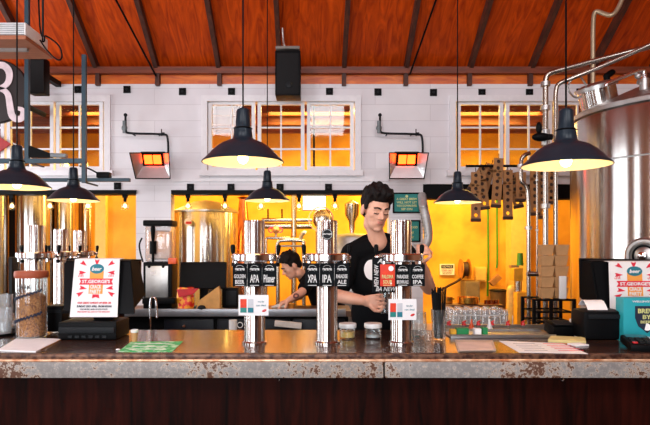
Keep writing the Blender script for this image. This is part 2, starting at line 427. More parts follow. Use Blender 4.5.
# ---------------------------------------------------------------- the bar
bar = thing('bar_counter', 'long bar counter with dark timber front and worn copper-edged top', 'bar counter', (0, 2.7, 0))
MB().box((0, 2.71, 1.08), (5.2, .66, .04)).build('bar_top', bar_top_m, bar)
MB().box((0, 2.37, 1.088), (5.2, .03, .022), None, .006).build('top_edge', rust_edge, bar)
MB().cyl((-2.6, 2.358, 1.072), (2.6, 2.358, 1.072), .0075, seg=10).build('copper_nosing', brass_line, bar)
MB().box((-1.15, 2.362, 1.034), (2.9, .03, .068), None, .006).build('edge_trim', rust_trim, bar)
MB().box((1.453, 2.362, 1.034), (2.294, .03, .068), None, .006).build('edge_trim', rust_trim, bar)
MB().box((0, 2.66, .5), (5.2, .5, 1.0)).build('front_panel', bar_wood, bar)
for px in (277.5, 560.5):
    p = W(px, 379, 2.39)
    MB().tube([(p.x, 2.41, .999), (p.x, 2.395, .985), (p.x+.006, 2.385, .978), (p.x+.01, 2.38, .99)], .003).build('bag_hook', chrome, bar)
# side bar running back along the left
sb = thing('side_bar', 'dark side bar running back on the left under three tap columns', 'bar counter', (-1.8, 3.9, 0))
MB().box((-1.8, 3.85, 1.075), (.62, 1.6, .05), None, .008).build('bar_top', bar_top_m, sb)
MB().box((-1.8, 3.85, .525), (.5, 1.56, 1.05)).build('front_panel', bar_wood, sb)
# back counter
bc = thing('back_counter', 'back service counter with pale metal edge and dark fridges below', 'counter', (-.6, 5.25, 0))
MB().box((-.77, 5.27, .95), (2.25, .5, .05)).build('worktop', counter_wood, bc)
MB().pbox(120, 309, 346, 316.5, 5.0, 5.03, .004).build('counter_edge', counter_edge, bc)
MB().box((-.77, 5.3, .46), (2.2, .4, .92)).build('cabinet', black_plastic, bc)
d = MB().pbox(164, 319, 214, 420, 5.075, 5.1, .01).build('fridge_door', navy_dark, bc)
MB().cyl(W(184, 326, 5.06), W(184, 326, 5.08), .012).build('door_lock', chrome, d)
MB().pbox(217, 319, 290, 420, 5.075, 5.1, .01).build('fridge_door', navy_dark, bc)
MB().pbox(293, 319, 345, 420, 5.075, 5.1, .01).build('fridge_door', navy_dark, bc)
# steel bench with the glass washer rack, right
wb = thing('steel_bench', 'stainless wash bench holding the glass rack', 'bench', (1.4, 4.9, 0))
MB().box((1.3, 4.9, .82), (.92, .6, .04), None, .006).build('bench_top', steel_dull, wb)
for sx in (.9, 1.7):
    for sy in (4.65, 5.15): MB().cyl((sx, sy, 0), (sx, sy, .82), .02).build('leg', steel_dull, wb)
tr = thing('drip_trough', 'shallow stainless trough along the back of the bar', 'trough', (1.05, 3.2, 0))
MB().box((1.37, 3.25, .99), (1.2, .3, .02)).box((1.37, 3.40, 1.03), (1.2, .012, .1)).box((1.37, 3.1, 1.03), (1.2, .012, .1)).build('basin', steel_dull, tr)
for sx in (.85, 1.8): MB().box((sx, 3.25, .49), (.04, .25, .98)).build('leg', steel_dull, tr)

# ---------------------------------------------------------------- pendant lamps
SH = [(.185, 0), (.183, .006), (.166, .020), (.141, .048), (.119, .068), (.098, .083), (.072, .095), (.052, .102), (.0445, .112), (.0415, .135), (.0395, .149), (.0385, .156), (.034, .158), (.029, .235), (.022, .243), (.008, .246)]
def lamp_proto():
    t = thing('pendant_lamp', 'navy enamel pendant lamp', 'lamp')
    MB().lathe(SH, seg=40).build('shade', lamp_navy, t)
    MB().lathe([(r*.975, h-.0005) for r, h in SH[:8]] + [(.0, .125)], seg=40).build('shade_lining', lamp_cream, t)
    MB().lathe([(.041, .150), (.043, .153), (.041, .156)], seg=24, close=True).build('collar', black_steel, t)
    b = MB(); b.ball((0, 0, .018), .024).cyl((0, 0, .03), (0, 0, .07), .02, .014)
    b.build('bulb', bulb_glow, t)
    MB().cyl((0, 0, .07), (0, 0, .135), .02).build('socket', black_plastic, t)
    return t
LG = 'navy enamel pendant lamps over the bar'
LAMPS = [(243, 162.5, 2.527, 'large navy pendant lamp hanging over the bar, nearest the hanging speaker'),
         (566, 165.7, 2.41, 'large navy pendant lamp in front of the big steel tank'),
         (17, 187.5, 3.24, 'navy pendant lamp hanging just below the round sign with a white R'),
         (73.5, 200.8, 4.1, 'small-looking navy pendant lamp above the draped screen at left'),
         (267.3, 200.8, 4.52, 'navy pendant lamp hanging low over the back counter, above the bending worker'),
         (457.5, 202.6, 4.4, 'navy pendant lamp beside the hanging boards with round holes')]
L0 = lamp_proto()
for i, (px, py, Y, lb) in enumerate(LAMPS):
    p = W(px, py, Y); o = L0 if i == 0 else dup(L0)
    o.location = p; o['label'] = lb; o['group'] = LG
    MB().cyl(p+Vector((0, 0, .244)), (p.x, p.y, roof_z(Y)), .004 if Y < 3 else .0045, seg=6).build('cord', black_plastic, o)
    l = bpy.data.lights.new('pendant_light', 'POINT'); l.energy = 1.7; l.color = (1, .74, .44); l.shadow_soft_size = .03
    lo = bpy.data.objects.new('pendant_light', l); COL.objects.link(lo); lo.location = p+Vector((0, 0, -.02))
# filament bulbs under the lintel
ft = thing('filament_bulb', '', 'bulb')
MB().cyl((0, 0, -.03), (0, 0, -.085), .018, .02).build('socket', black_steel, ft)
MB().lathe([(.015, -.085), (.022, -.1), (.042, -.125), (.047, -.147), (.04, -.17), (.02, -.185), (.001, -.19)], seg=20).build('globe', clear, ft)
MB().ball((0, 0, -.135), .02, (1, 1, 1.3)).build('filament', filament_glow, ft)
MB().box((0, 0, -.02), (.05, .05, .04)).build('mount', black_steel, ft)
FB = [(12, 'behind the lamp at the far left edge'), (50, 'in front of the silver tanks at left'), (88, 'just right of the small left lamp'), (125, 'before the orange wall by the pier'),
      (188, 'over the left edge of the wide brewery tank'), (225, 'over the right edge of the wide brewery tank'), (261, 'right behind the lamp over the back counter'), (299, 'left of the lit white screen'), (335, 'right of the lit white screen')]
for i, (px, lb) in enumerate(FB):
    o = ft if i == 0 else dup(ft)
    o.location = (X(px, YW+.05), YW+.05, Z(194, YW-.02)+.001); o['label'] = 'round filament bulb under the black lintel, '+lb; o['group'] = 'filament bulbs under the lintel'

# ---------------------------------------------------------------- tap columns
TB = 1.10
def tower_proto():
    t = thing('tap_tower', '', 'beer tap tower')
    MB().lathe([(.0, .0), (.058, .0), (.058, .008), (.05, .014), (.049, .02), (.049, .565), (.046, .574), (.0, .576)], seg=40).build('column', brushed_steel, t)
    MB().lathe([(.049, .384), (.098, .384), (.104, .389), (.104, .415), (.098, .42), (.049, .42)], seg=40).build('tap_ring', steel, t)
    for a in (28, 90, 152):
        c, s = math.cos(math.radians(a)), math.sin(math.radians(a))
        q = lambda r, h: (c*r, s*r, h)
        f = MB(); f.cyl(q(.098, .402), q(.118, .402), .010).ball(q(.118, .402), .0125).cyl(q(.116, .40), q(.121, .355), .008, .006)
        fo = f.build('faucet', chrome, t)
        MB().limb([(q(.121, .412), .006), (q(.123, .432), .0105), (q(.124, .452), .0115)], 10).build('tap_handle', black_plastic, fo)
        MB().cyl(q(.118, .375), q(.119, .358), .011).build('tap_nozzle', black_plastic, fo)
    for sx in (-1, 1):
        MB().cyl((sx*.083, -.03, .384), (sx*.083, -.03, .366), .010).build('ring_bolt', chrome, t)
    return t
T0 = tower_proto()
TW = [(254.5, 2.62, 'steel tap tower with golden beer, APA and pilsner boards, left of the three', 0),
      (327, 2.62, 'steel tap tower with round emblem, centre one, XPA and IPA boards', 0),
      (401, 2.62, 'steel tap tower in front of the bartender with a red board', 0),
      (35.5, 3.23, 'steel tap tower on the side bar directly behind the grain jar', 1),
      (61, 3.92, 'middle steel tap tower on the side bar behind the draped screen', 1),
      (80, 4.25, 'farthest steel tap tower on the side bar, slimmest looking', 1)]
TOW = []
for i, (px, Y, lb, k) in enumerate(TW):
    o = T0 if i == 0 else dup(T0)
    o.location = (X(px, Y), Y, TB); o['label'] = lb; o['group'] = 'steel tap towers'
    TOW.append(o)
def badge(parent, px0, px1, py0, py1, Y, lines, logo='garage', m=board_black, ink=chalk):
    b = MB().pbox(px0, py0, px1, py1, Y, Y+.008, .0015).build('tap_badge', m, parent)
    xc = X((px0+px1)/2, Y); w_ = X(px1, Y)-X(px0, Y); h_ = Z(py0, Y)-Z(py1, Y); zt_ = Z(py0, Y)
    yf = Y-.0012
    if logo:
        text(logo, h_*.15, (xc, yf, zt_-h_*.28), ink, b, 'brand_mark', bold=.03, width=w_*.66)
        MB().tube([(xc-w_*.26, yf, zt_-h_*.17), (xc-w_*.14, yf, zt_-h_*.09), (xc+w_*.14, yf, zt_-h_*.09), (xc+w_*.26, yf, zt_-h_*.17)], .0008, 6).build('brand_arc', ink, b)
    n = len(lines)
    for k, s in enumerate(lines):
        hh = h_*(.34 if n == 1 else .17)
        zc = zt_-h_*(.66 if n == 1 else .56+.24*k)
        text(s, hh, (xc, yf, zc), ink, b, bold=.02, width=w_*(.62 if len(s) < 5 else .78))
    MB().box((xc, yf+.0005, zt_-h_*.95), (w_*.6, .001, h_*.025)).build('chalk_line', ink, b)
    return b
for i, base, ls in ((0, 232.5, (['GOLDEN', 'BEER'], ['APA'], ['Pilsner'])), (1, 305, (['XPA'], ['IPA'], ['PARADISE', 'ALE']))):
    for k in range(3): badge(TOW[i], base+k*14.8, base+k*14.8+14.5, 263.3, 286.5, 2.55, ls[k])
    MB().pbox(base+2, 268, base+42, 280, 2.559, 2.572).build('badge_bracket', steel_dull, TOW[i])
b = badge(TOW[2], 380.3, 395, 264.3, 286.3, 2.55, ['PALOMA', 'SOUR'], None, red_card, cream_ink)
MB().cyl(W(391, 268.5, 2.548), W(391, 268.5, 2.5505), .012, seg=20).build('white_seal', paper, b)
MB().cyl(W(391, 283.5, 2.548), W(391, 283.5, 2.5505), .004, seg=12).build('white_seal', paper, b)
badge(TOW[2], 395.3, 410, 264.3, 286.3, 2.55, ['PARADISE', 'BROWN ALE'])
badge(TOW[2], 410.3, 425, 264.3, 286.3, 2.55, ['COFFEE', 'IPA'])
MB().pbox(382, 268, 423, 280, 2.559, 2.572).build('badge_bracket', steel_dull, TOW[2])
# round emblem on the centre column
e = MB().lathe([(.0, -.001), (.026, -.001), (.026, .002), (0, .002)], (X(327, 2.62), 2.62-.0505, Z(234.5, 2.62)), 24, 'Y').build('emblem', charcoal, TOW[1])
text('garage', .008, (X(327, 2.62), 2.567, Z(234.5, 2.62)), chalk, e, 'brand_mark', bold=.02, width=.046)
MB().lathe([(.021, 0), (.0225, 0), (.0225, .001), (.021, .001)], (X(327, 2.62), 2.5675, Z(234.5, 2.62)), 24, 'Y', close=True).build('emblem_ring', chalk, e)
# black lettered frame board hanging behind the red board
mf = thing('chalkboard_frame', 'square black chalkboard frame lettered MEN on its edges, behind the red tap board', 'sign', W(385, 292, 2.66))
MB().pbox(372.5, 257.5, 398, 264.5, 2.585, 2.6).pbox(372.5, 285.5, 398, 292.5, 2.585, 2.6).pbox(372.5, 264.5, 380, 285.5, 2.585, 2.6).pbox(391.5, 264.5, 398, 285.5, 2.585, 2.6).build('board', board_black, mf)
text('AMEN', .02, W(386.5, 261, 2.583), chalk, mf, bold=.02, shear=.3, width=.085)
text('BA NEW', .02, W(386, 289, 2.583), chalk, mf, bold=.02, shear=.3, width=.095)
text('NEW', .02, W(376.3, 270, 2.583), chalk, mf, bold=.02, shear=.2, rot=(PI/2, -PI/2, 0), width=.05)
text('MEN', .02, W(376.3, 282, 2.583), chalk, mf, bold=.02, shear=.2, rot=(PI/2, -PI/2, 0), width=.045)
# cards clipped to the columns
def promo_card(x0, y0, x1, y1, Y, lb):
    t = thing('promo_card', lb, 'card', W((x0+x1)/2, y1, Y), 'white promo cards on the tap towers')
    wpx, hpx = x1-x0, y1-y0
    MB().pbox(x0, y0, x1, y1, Y, Y+.003).build('sheet', paper, t)
    f = lambda a, b, c, d, m, n: MB().pbox(x0+a*wpx, y0+b*hpx, x0+c*wpx, y0+d*hpx, Y-.0012, Y+.0005).build(n, m, t)
    f(.06, .2, .27, .62, red_card, 'printed_can'); f(.06, .62, .27, .86, teal_sign, 'printed_can_foot')
    f(.31, .2, .5, .62, mat('pale grey print', (208, 210, 216), .6), 'printed_can'); f(.31, .62, .5, .86, teal_ink, 'printed_can_foot')
    text('two for', .008, W(x0+.75*wpx, y0+.32*hpx, Y-.001), teal_ink, t, width=.03)
    text('can deal', .008, W(x0+.75*wpx, y0+.5*hpx, Y-.001), teal_ink, t, width=.045)
    MB().ball(W(x0+.86*wpx, y0+.76*hpx, Y-.001), .011, (1, .1, .5), rot=(0, -.4, 0)).build('red_spot', red_plastic, t)
promo_card(238.5, 295, 268.5, 315.5, 2.555, 'white promo card with red and teal cans on the left tap tower')
promo_card(388.5, 299, 416.5, 320, 2.555, 'white promo card with red and teal cans below the red tap board')

# ---------------------------------------------------------------- things on the bar
def Yb(py): return 252.0/(py-CY)
def jar_lid():
    pass
# grain jar
Y = Yb(338); p = Vector((X(31.5, Y), Y, TB))
gj = thing('grain_jar', 'tall glass jar of brown grain with rust brown lid', 'jar', p)
MB().lathe([(0, .002), (.068, .002), (.072, .01), (.072, .3), (.069, .3), (.069, .012), (0, .012)], p, 40).build('glass', clear, gj)
MB().lathe([(0, .014), (.06, .014), (.067, .03), (.067, .205), (.03, .225), (0, .22)], p, 32).build('grain', grain, gj)
MB().lathe([(0, .298), (.075, .298), (.078, .303), (.078, .325), (.074, .332), (0, .332)], p, 40).build('lid', cork, gj)
for k, (z0, sl) in enumerate(((.205, .05), (.095, .05))):
    pts = []
    for i in range(40):
        a = math.radians(205+130*i/39); pts.append((p.x+.0735*math.cos(a), p.y+.0735*math.sin(a), p.z+z0+sl*(i/39-.3)+.007*math.sin(i*1.7)))
    MB().tube(pts, .0035, 6, 1).build('black_script', navy_ink, gj)
text('GRAIN', .016, (p.x, p.y-.0735, p.z+.255), grey_ink, gj, width=.07)
# stacked tumblers on a tray
ty = 2.93
tray = tag(MB().lathe([(0, 0), (.17, 0), (.175, .012), (.17, .014), (.165, .006), (0, .006)], (X(-6, ty), ty, TB), 32).build('serving_tray', black_plastic), 'round black tray under the stacked clear tumblers', 'tray')
tum = thing('tumbler', '', 'glass')
MB().lathe([(0, .004), (.03, .004), (.035, .0), (.036, .064), (.033, .064), (.0315, .01), (0, .01)], seg=20).build('bowl', frost, tum)
n = 0
for lv, zz in ((0, .008), (1, .073), (2, .138)):
    for (dx, dy) in ((0, -.09), (.078, -.06), (-.078, -.06), (.04, .02), (-.04, .02)):
        if lv == 2 and dx > .05: continue
        o = tum if n == 0 else dup(tum)
        o.location = (X(-4, ty)+dx*.98, ty+dy, TB+zz); n += 1
        o['label'] = ('clear tumbler in the bottom layer on the black tray', 'clear tumbler in the middle layer of the tray stack', 'clear tumbler in the top layer of the tray stack')[lv]
        o['group'] = ('tumblers in the bottom layer', 'tumblers in the middle layer', 'tumblers in the top layer')[lv]
# booklet
def sheet_on(name, lb, cat, pts, z, th, m, lines=()):
    """flat paper outline given by picture corners lying at height z"""
    P = []
    for px, py in pts:
        Yq = (EYE-z)*F/(py-CY); P.append((X(px, Yq), Yq))
    b = MB(); lo = [b.b.verts.new((x, y, z)) for x, y in P]; hi = [b.b.verts.new((x, y, z+th)) for x, y in P]
    b.b.faces.new(lo[::-1]); b.b.faces.new(hi); k = len(P)
    for i in range(k): b.b.faces.new((lo[i], lo[(i+1) % k], hi[(i+1) % k], hi[i]))
    return b, P
b, P = sheet_on('booklet', '', '', [(-2, 351), (36, 352.5), (61, 340), (18, 338.5)], TB, .006, paper)
bk = thing('menu_booklet', 'white menu booklet lying in front of the grain jar', 'booklet', (P[0][0], P[0][1], TB))
b.build('cover', paper, bk)
b, P = sheet_on('', '', '', [(36.5, 352.2), (61.5, 340)] + [(60.5, 339.6), (35.5, 352.3)], TB, .004, paper); b.build('spine', kraft, bk)
b, P = sheet_on('flyer', '', '', [(118, 352), (172, 352), (183, 341.5), (131, 342)], TB, .0015, green_paper)
fl = thing('green_flyer', 'green and white flyer lying flat on the bar', 'flyer', (P[0][0], P[0][1], TB)); b.build('sheet', green_paper, fl)
for k in range(3):
    Yq = Yb(344+k*2.7); MB().box((X(152-k*2, Yq), Yq, TB+.002), (.16, .008, .001)).build('print_line', paper, fl)
Yq = Yb(350.5); tag(MB().ball((X(118, Yq), Yq, TB+.004), .008, (1.3, 1, .5)).build('crumpled_napkin', paper), 'tiny crumpled white scrap at the corner of the green flyer', 'paper scrap')
Y = 2.66; p = Vector((X(134.5, Y), Y, TB))
sc = thing('shot_cup', 'tiny paper cup with white rim behind the green flyer', 'cup', p)
MB().lathe([(0, 0), (.012, 0), (.0165, .048), (.015, .048), (.011, .004), (0, .004)], p, 20).build('cup', kraft, sc)
MB().lathe([(.0165, .044), (.0178, .046), (.0178, .056), (.016, .058), (.015, .05)], p, 20).build('rim', white_plastic, sc)
# chrome swan-neck faucet and black tray behind the screen
Y = 3.3; p = W(155, 325, Y)
sf = thing('swan_neck_faucet', 'small chrome swan-neck rinse tap behind the green flyer', 'faucet', (p.x, Y, 0))
MB().tube([(p.x-.03, Y, .97), (p.x-.03, Y, Z(300, Y)), (p.x-.012, Y, Z(297, Y)), (p.x+.006, Y, Z(299, Y)), (p.x+.01, Y, Z(318, Y))], .0065, 10).build('spout', chrome, sf)
MB().cyl((p.x-.03, Y, 0), (p.x-.03, Y, .98), .02).build('stand', black_steel, sf)
# pos terminals with posters
def pos_terminal(pxl, pxr, Y, lb):
    xl, xr = X(pxl, Y), X(pxr, Y); xc = (xl+xr)/2; wd = xr-xl
    t = thing('pos_terminal', lb, 'till screen', (xc, Y, TB))
    z0, z1 = Z(312, Y), Z(261, Y)
    b = MB(); m_ = [(xl+.02, Y-.02, z0), (xr+.0, Y-.02, z0), (xr-.02, Y+.03, z1), (xl, Y+.03, z1)]
    k = [(xl-.005, Y+.14, z0+.07), (xr+.02, Y+.14, z0+.07), (xr-.01, Y+.12, z1+.005), (xl-.015, Y+.12, z1+.005)]
    b.quadstrip([m_[:2], [m_[3], m_[2]]]); b.quadstrip([k[:2], [k[3], k[2]]])
    b.quadstrip([m_[:2], k[:2]]); b.quadstrip([[m_[3], m_[2]], [k[3], k[2]]])
    b.quadstrip([[m_[0], m_[3]], [k[0], k[3]]]); b.quadstrip([[m_[1], m_[2]], [k[1], k[2]]])
    bmesh.ops.remove_doubles(b.b, verts=b.b.verts[:], dist=1e-5)
    bmesh.ops.bevel(b.b, geom=b.b.edges[:], offset=.008, segments=2, affect='EDGES')
    b.build('screen_housing', black_plastic, t)
    MB().box((xc, Y+.17, (z0+z1)/2+.03), (wd*.9, .02, .2), (-.1, 0, 0), .006).build('screen', black_gloss, t)
    MB().box((xc+.02, Y+.06, TB+.12), (.1, .09, .14), (.3, 0, 0), .01).build('neck', black_plastic, t)
    ba = MB().box((xc-.02, Y+.02, TB+.045), (wd*.78, .2, .088), None, .012).build('base', black_plastic, t)
    MB().box((xc-.02, Y-.084, TB+.05), (wd*.74, .012, .03), None, .004).build('base_ledge', charcoal, ba)
    for q in range(6): MB().box((xc-.1+q*.033, Y-.083, TB+.018), (.02, .006, .012)).build('port', charcoal, ba)
    return t
def poster(x0, y0, x1, y1, Y, lb):
    xa, xb, za, zb = X(x0, Y), X(x1, Y), Z(y0, Y), Z(y1, Y); w_, h_ = xb-xa, za-zb
    t = thing('beer_party_poster', lb, 'poster', ((xa+xb)/2, Y, zb), 'pink and white party posters')
    lean = .035
    def pt(u, v, d=0.0): return Vector((xa+u*w_-.010*v*(1-u), Y+lean*(1-v)-.0015-d, za-v*h_))
    rows = [[pt(u/4, v/8) for u in range(5)] for v in range(9)]
    top = [Vector((q.x, q.y+.07, q.z+.004)) for q in rows[0]]
    MB().quadstrip([top]+rows).build('sheet', paper, t, solid=.0015)
    sl = math.atan2(lean, h_); rt = (PI/2-sl, 0, 0)
    def flat(poly, m, n, d=.0022):
        b = MB(); a = [b.b.verts.new(pt(u, v, d)) for u, v in poly]; c = [b.b.verts.new(pt(u, v, d-.0012)) for u, v in poly]
        b.b.faces.new(a); b.b.faces.new(c[::-1]); k = len(poly)
        for i in range(k): b.b.faces.new((a[i], c[i], c[(i+1) % k], a[(i+1) % k]))
        return b.build(n, m, t)
    flat([(.36, .2), (.66, .2), (.66, .6), (.36, .6)], orange_ink, 'orange_can')
    flat([(.51+.155*math.cos(a*PI/12), .165+.085*math.sin(a*PI/12)) for a in range(24)], teal_ink, 'emblem', .0032)
    text('beer', .02, pt(.51, .165, .005), paper, t, 'emblem_lettering', rot=rt, bold=.02, shear=.3, width=w_*.22)
    flat([(.14, .335), (.88, .335), (.84, .385), (.88, .44), (.14, .44), (.18, .385)], pink_ink, 'red_banner', .0032)
    text("ST.GEORGE'S", .018, pt(.51, .385, .005), paper, t, 'banner_lettering', rot=rt, bold=.03, width=w_*.62)
    text('CRACK', .02, pt(.51, .475, .004), paper, t, 'can_lettering', rot=rt, bold=.03, width=w_*.25)
    text('PARTY', .02, pt(.51, .56, .004), paper, t, 'can_lettering', rot=rt, bold=.03, width=w_*.25)
    flat([(.45, .61), (.58, .61), (.6, .68), (.515, .655), (.44, .68)], pink_ink, 'ribbon')
    for (cu, cv, a0) in ((.2, .07, 40), (.5, .045, 90), (.82, .07, 140), (.18, .23, 0), (.84, .23, 180), (.17, .6, -35), (.85, .6, 215), (.22, .5, 10), (.82, .5, 170)):
        a0 = math.radians(a0); r = .06
        flat([(cu+r*1.5*k_*math.cos(a0+q), cv+r*k_*math.sin(a0+q)) for q, k_ in ((0, 1.1), (1.9, .5), (2.5, .9), (PI, .45), (3.8, .9), (4.4, .5))], pink_ink, 'pink_flourish')
    for j in range(4):
        for sx in (0, 1):
            a = (.1 if sx == 0 else .76)+.03*j; flat([(a, .28-.02*j), (a+.012, .28-.02*j), (a+.03, .3), (a+.02, .31)], pink_ink, 'pink_dash')
    text('OUR GREAT KNIGHT OF BEER OR', .010, pt(.5, .755, .003), pink_ink, t, 'pink_lettering', rot=rt, bold=.02, width=w_*.74)
    text('SUNDAY 23RD APRIL  FROM NOON', .010, pt(.5, .815, .003), navy_ink, t, 'navy_lettering', rot=rt, bold=.02, width=w_*.76)
    text('LIVE MUSIC AND GOOD FOOD', .007, pt(.5, .865, .003), navy_ink, t, 'navy_lettering', rot=rt, bold=.01, width=w_*.6)
    text('FREE ENTRY ALL DAY AT THE BREWERY', .006, pt(.5, .91, .003), pink_ink, t, 'pink_lettering', rot=rt, width=w_*.72)
    return t
pos_terminal(61, 134, 2.78, 'black till screen draped with a party poster, left end of bar')
poster(72, 259.5, 117.5, 317, 2.74, "pink St George's poster hanging on the left till screen")
pos_terminal(594, 672, 2.93, 'black till screen at the right end beside the receipt printer')
poster(612, 262, 662, 319, 2.885, "pink St George's poster hanging on the right till, behind the teal carton")
# card reader and box behind jar
t = thing('receipt_printer', 'low black receipt printer between grain jar and left till', 'printer', (X(50, 3.0), 2.95, TB))
MB().pbox(44, 306, 62, 332, 2.9, 3.02, .008).build('body', black_plastic, t); MB().pbox(47, 310, 60, 313, 2.896, 2.91).build('paper_slot', charcoal, t)
t = thing('card_terminal', 'tilted grey card terminal standing behind the grain jar', 'card terminal', (X(13, 3.1), 3.1, 0))
t.location = (X(13, 3.02), 3.0, TB)
MB().box(W(13, 285, 3.0), (.02, .06, .3), None, .006).build('post', charcoal, t)
MB().box((X(13, 3.0), 3.0, TB+.01), (.09, .07, .02), None, .006).build('base', charcoal, t)
# screw-lid pots
for i, (px, m, lb) in enumerate(((347.5, yellow_card, 'small glass pot of yellow garnish with white lid'), (373, steel_dull, 'small glass pot with white lid, nearly empty'))):
    Y = Yb(338.5); p = Vector((X(px, Y), Y, TB))
    t = thing('lidded_pot', lb, 'pot', p, 'lidded pots on the bar')
    MB().lathe([(0, .0), (.036, .0), (.04, .006), (.04, .055), (.038, .055), (.037, .008), (0, .006)], p, 28).build('glass', clear, t)
    MB().lathe([(0, .009), (.035, .009), (.035, .034 if i == 0 else .02), (.01, .04 if i == 0 else .022), (0, .038 if i == 0 else .021)], p, 20).build('contents', mat('lemon pieces', (240, 214, 130), .5, scale=60, col2=(226, 170, 60)) if i == 0 else mat('pale salt', (200, 206, 206), .7), t)
    MB().lathe([(0, .054), (.042, .054), (.0435, .057), (.0435, .072), (.041, .076), (0, .076)], p, 32).build('lid', white_plastic, t)
# straws
Y = Yb(340.5); p = Vector((X(439, Y), Y, TB))
t = thing('straw_cup', 'tall glass cup holding black drinking straws', 'cup', p)
MB().lathe([(0, .002), (.028, .002), (.031, .0), (.039, .15), (.037, .15), (.028, .01), (0, .008)], p, 28).build('glass', clear, t)
sr = thing('drinking_straw', 'black drinking straw standing in the tall glass cup', 'straw', group='straws in the glass cup')
MB().cyl((0, 0, 0), (0, 0, .235), .0035, seg=8).build('stem', black_plastic, sr)
for i in range(30):
    o = sr if i == 0 else dup(sr)
    a = random.random()*2*PI; r = .024*math.sqrt(random.random()); dv = Vector((math.cos(a), math.sin(a)))*r
    o.location = (p.x+dv.x*.9, p.y+dv.y*.9, p.z+.012)
    tx, tyy = dv.x*.7/.24+random.uniform(-.015, .015), dv.y*.7/.24
    o.rotation_euler = (-tyy*.9, tx*.9, 0); o.scale.z = random.uniform(.9, 1.06)
# glass beakers next to straws
def goblet(px, pyb, h, r, lb):
    Y = Yb(pyb); p = Vector((X(px, Y), Y, TB))
    t = thing('beer_glass', lb, 'glass', p, 'clear glasses beside the straw cup')
    MB().lathe([(0, .003), (r*.7, .003), (r*.75, 0), (r, h*.4), (r*.92, h), (r*.88, h), (r*.94, h*.4), (r*.66, .012), (0, .01)], p, 24).build('bowl', clear, t)
    return t
goblet(419, 337, .125, .038, 'upright clear glass right beside the third tap tower')
goblet(428.5, 341, .05, .016, 'tiny clear shot glass left of the straw cup')
# menus and papers on the right
b, P = sheet_on('', '', '', [(458, 351.5), (496, 351), (493, 342), (455, 341.5)], TB, .008, kraft)
t = thing('menu_stack', 'small stack of tan menus with pale top sheet', 'menus', (P[0][0], P[0][1], TB)); b.build('menus', mat('tan menu paper', (206, 178, 158), .7), t)
b, P = sheet_on('', '', '', [(460, 350.6), (494, 350.2), (491, 342.6), (457, 342.2)], TB+.008, .001, paper); b.build('top_sheet', mat('pale pink paper', (226, 198, 186), .7), t)
b, P = sheet_on('', '', '', [(519, 352.5), (588, 354), (562, 343.5), (499, 341)], TB, .0015, paper)
t = thing('drinks_menu', 'large white printed menu sheet lying on the bar', 'menu sheet', (P[0][0], P[0][1], TB)); b.build('sheet', paper, t)
for k in range(5):
    Yq = Yb(344+k*1.7); MB().box((X(555+k*4, Yq), Yq, TB+.002), (.11, .006, .001)).build('red_print', pink_ink, t)
    MB().box((X(524+k*3, Yq), Yq, TB+.002), (.10, .004, .001)).build('grey_print', mat('light grey ink', (150, 150, 154), .7), t)
b, P = sheet_on('', '', '', [(548, 342), (586, 344), (585, 339.5), (551, 338)], TB, .012, yellow_card)
t = thing('order_pad', 'yellow-edged order pad under a curled white slip', 'notepad', (P[0][0], P[0][1], TB)); b.build('pad', mat('pale yellow pad', (226, 208, 140), .7), t)
Yq = Yb(346); tag(MB().box((X(578, 2.56), 2.56, TB+.004), (.07, .06, .008), (0, 0, .3), .003).build('receipt_slip', paper), 'folded white receipt slip in front of the order pad', 'receipt')
t = thing('card_reader', 'small black card reader with white side left of the printer', 'card reader', (X(567, 2.82), 2.82, TB))
MB().box((X(562, 2.84), 2.86, TB+.035), (.13, .1, .06), (.25, 0, .1), .014).build('body', black_plastic, t)
MB().box((X(576, 2.82), 2.84, TB+.04), (.018, .08, .075), (.25, 0, .1), .006).build('side_grip', white_plastic, t)
MB().box((X(562, 2.82), 2.82, TB+.068), (.09, .05, .004), (.3, 0, .1)).build('keypad', charcoal, t)
t = thing('thermal_printer', 'black thermal receipt printer with white paper curling out', 'printer', (X(598, 2.77), 2.77, TB))
MB().box((X(598, 2.77), 2.77, TB+.072), (.21, .15, .14), None, .02).build('body', black_plastic, t)
MB().box((X(598, 2.77), 2.692, TB+.115), (.17, .006, .02), None, .002).build('paper_slot', charcoal, t)
MB().quadstrip([[(X(585, 2.77)+q*.098, 2.74+k*.02, TB+.14+.045*math.sin(k*.55)) for q in (0, 1)] for k in range(6)]).build('paper_roll_end', paper, t, solid=.002)
# teal carton
Y = 2.66; t = thing('teal_carton', 'teal carton reading BREW BY at the right edge', 'carton', (X(640, Y), Y, TB))
MB().pbox(623.5, 298, 662, 343, Y, Y+.07, .004).build('box', teal_card, t)
def shield(d): return [(X(647+u, Y), Z(v, Y)) for u, v in ((-12, 306), (12, 306), (12, 318), (9, 326), (0, 333), (-9, 326), (-12, 318))]
sd = MB().prism(shield(0), .002, Matrix.Translation((0, Y-.0025, 0))).build('shield', navy_ink, t)
text('BREW', .022, W(647, 311, Y-.004), cream_ink, sd, bold=.03, width=.085); text('BY', .02, W(647, 317, Y-.004), cream_ink, sd, bold=.03, width=.04)
text('BEERS', .013, W(647, 322, Y-.004), cream_ink, sd, bold=.02, width=.06)
MB().cyl(W(647, 327, Y-.006), W(647, 327, Y-.002), .017, seg=24).build('white_seal', paper, t)
text('WELLINGTON', .009, W(645, 301.5, Y-.002), paper, t, bold=.02, width=.12)
text('OPEN', .012, W(646, 338, Y-.002), paper, t, bold=.02, width=.07)
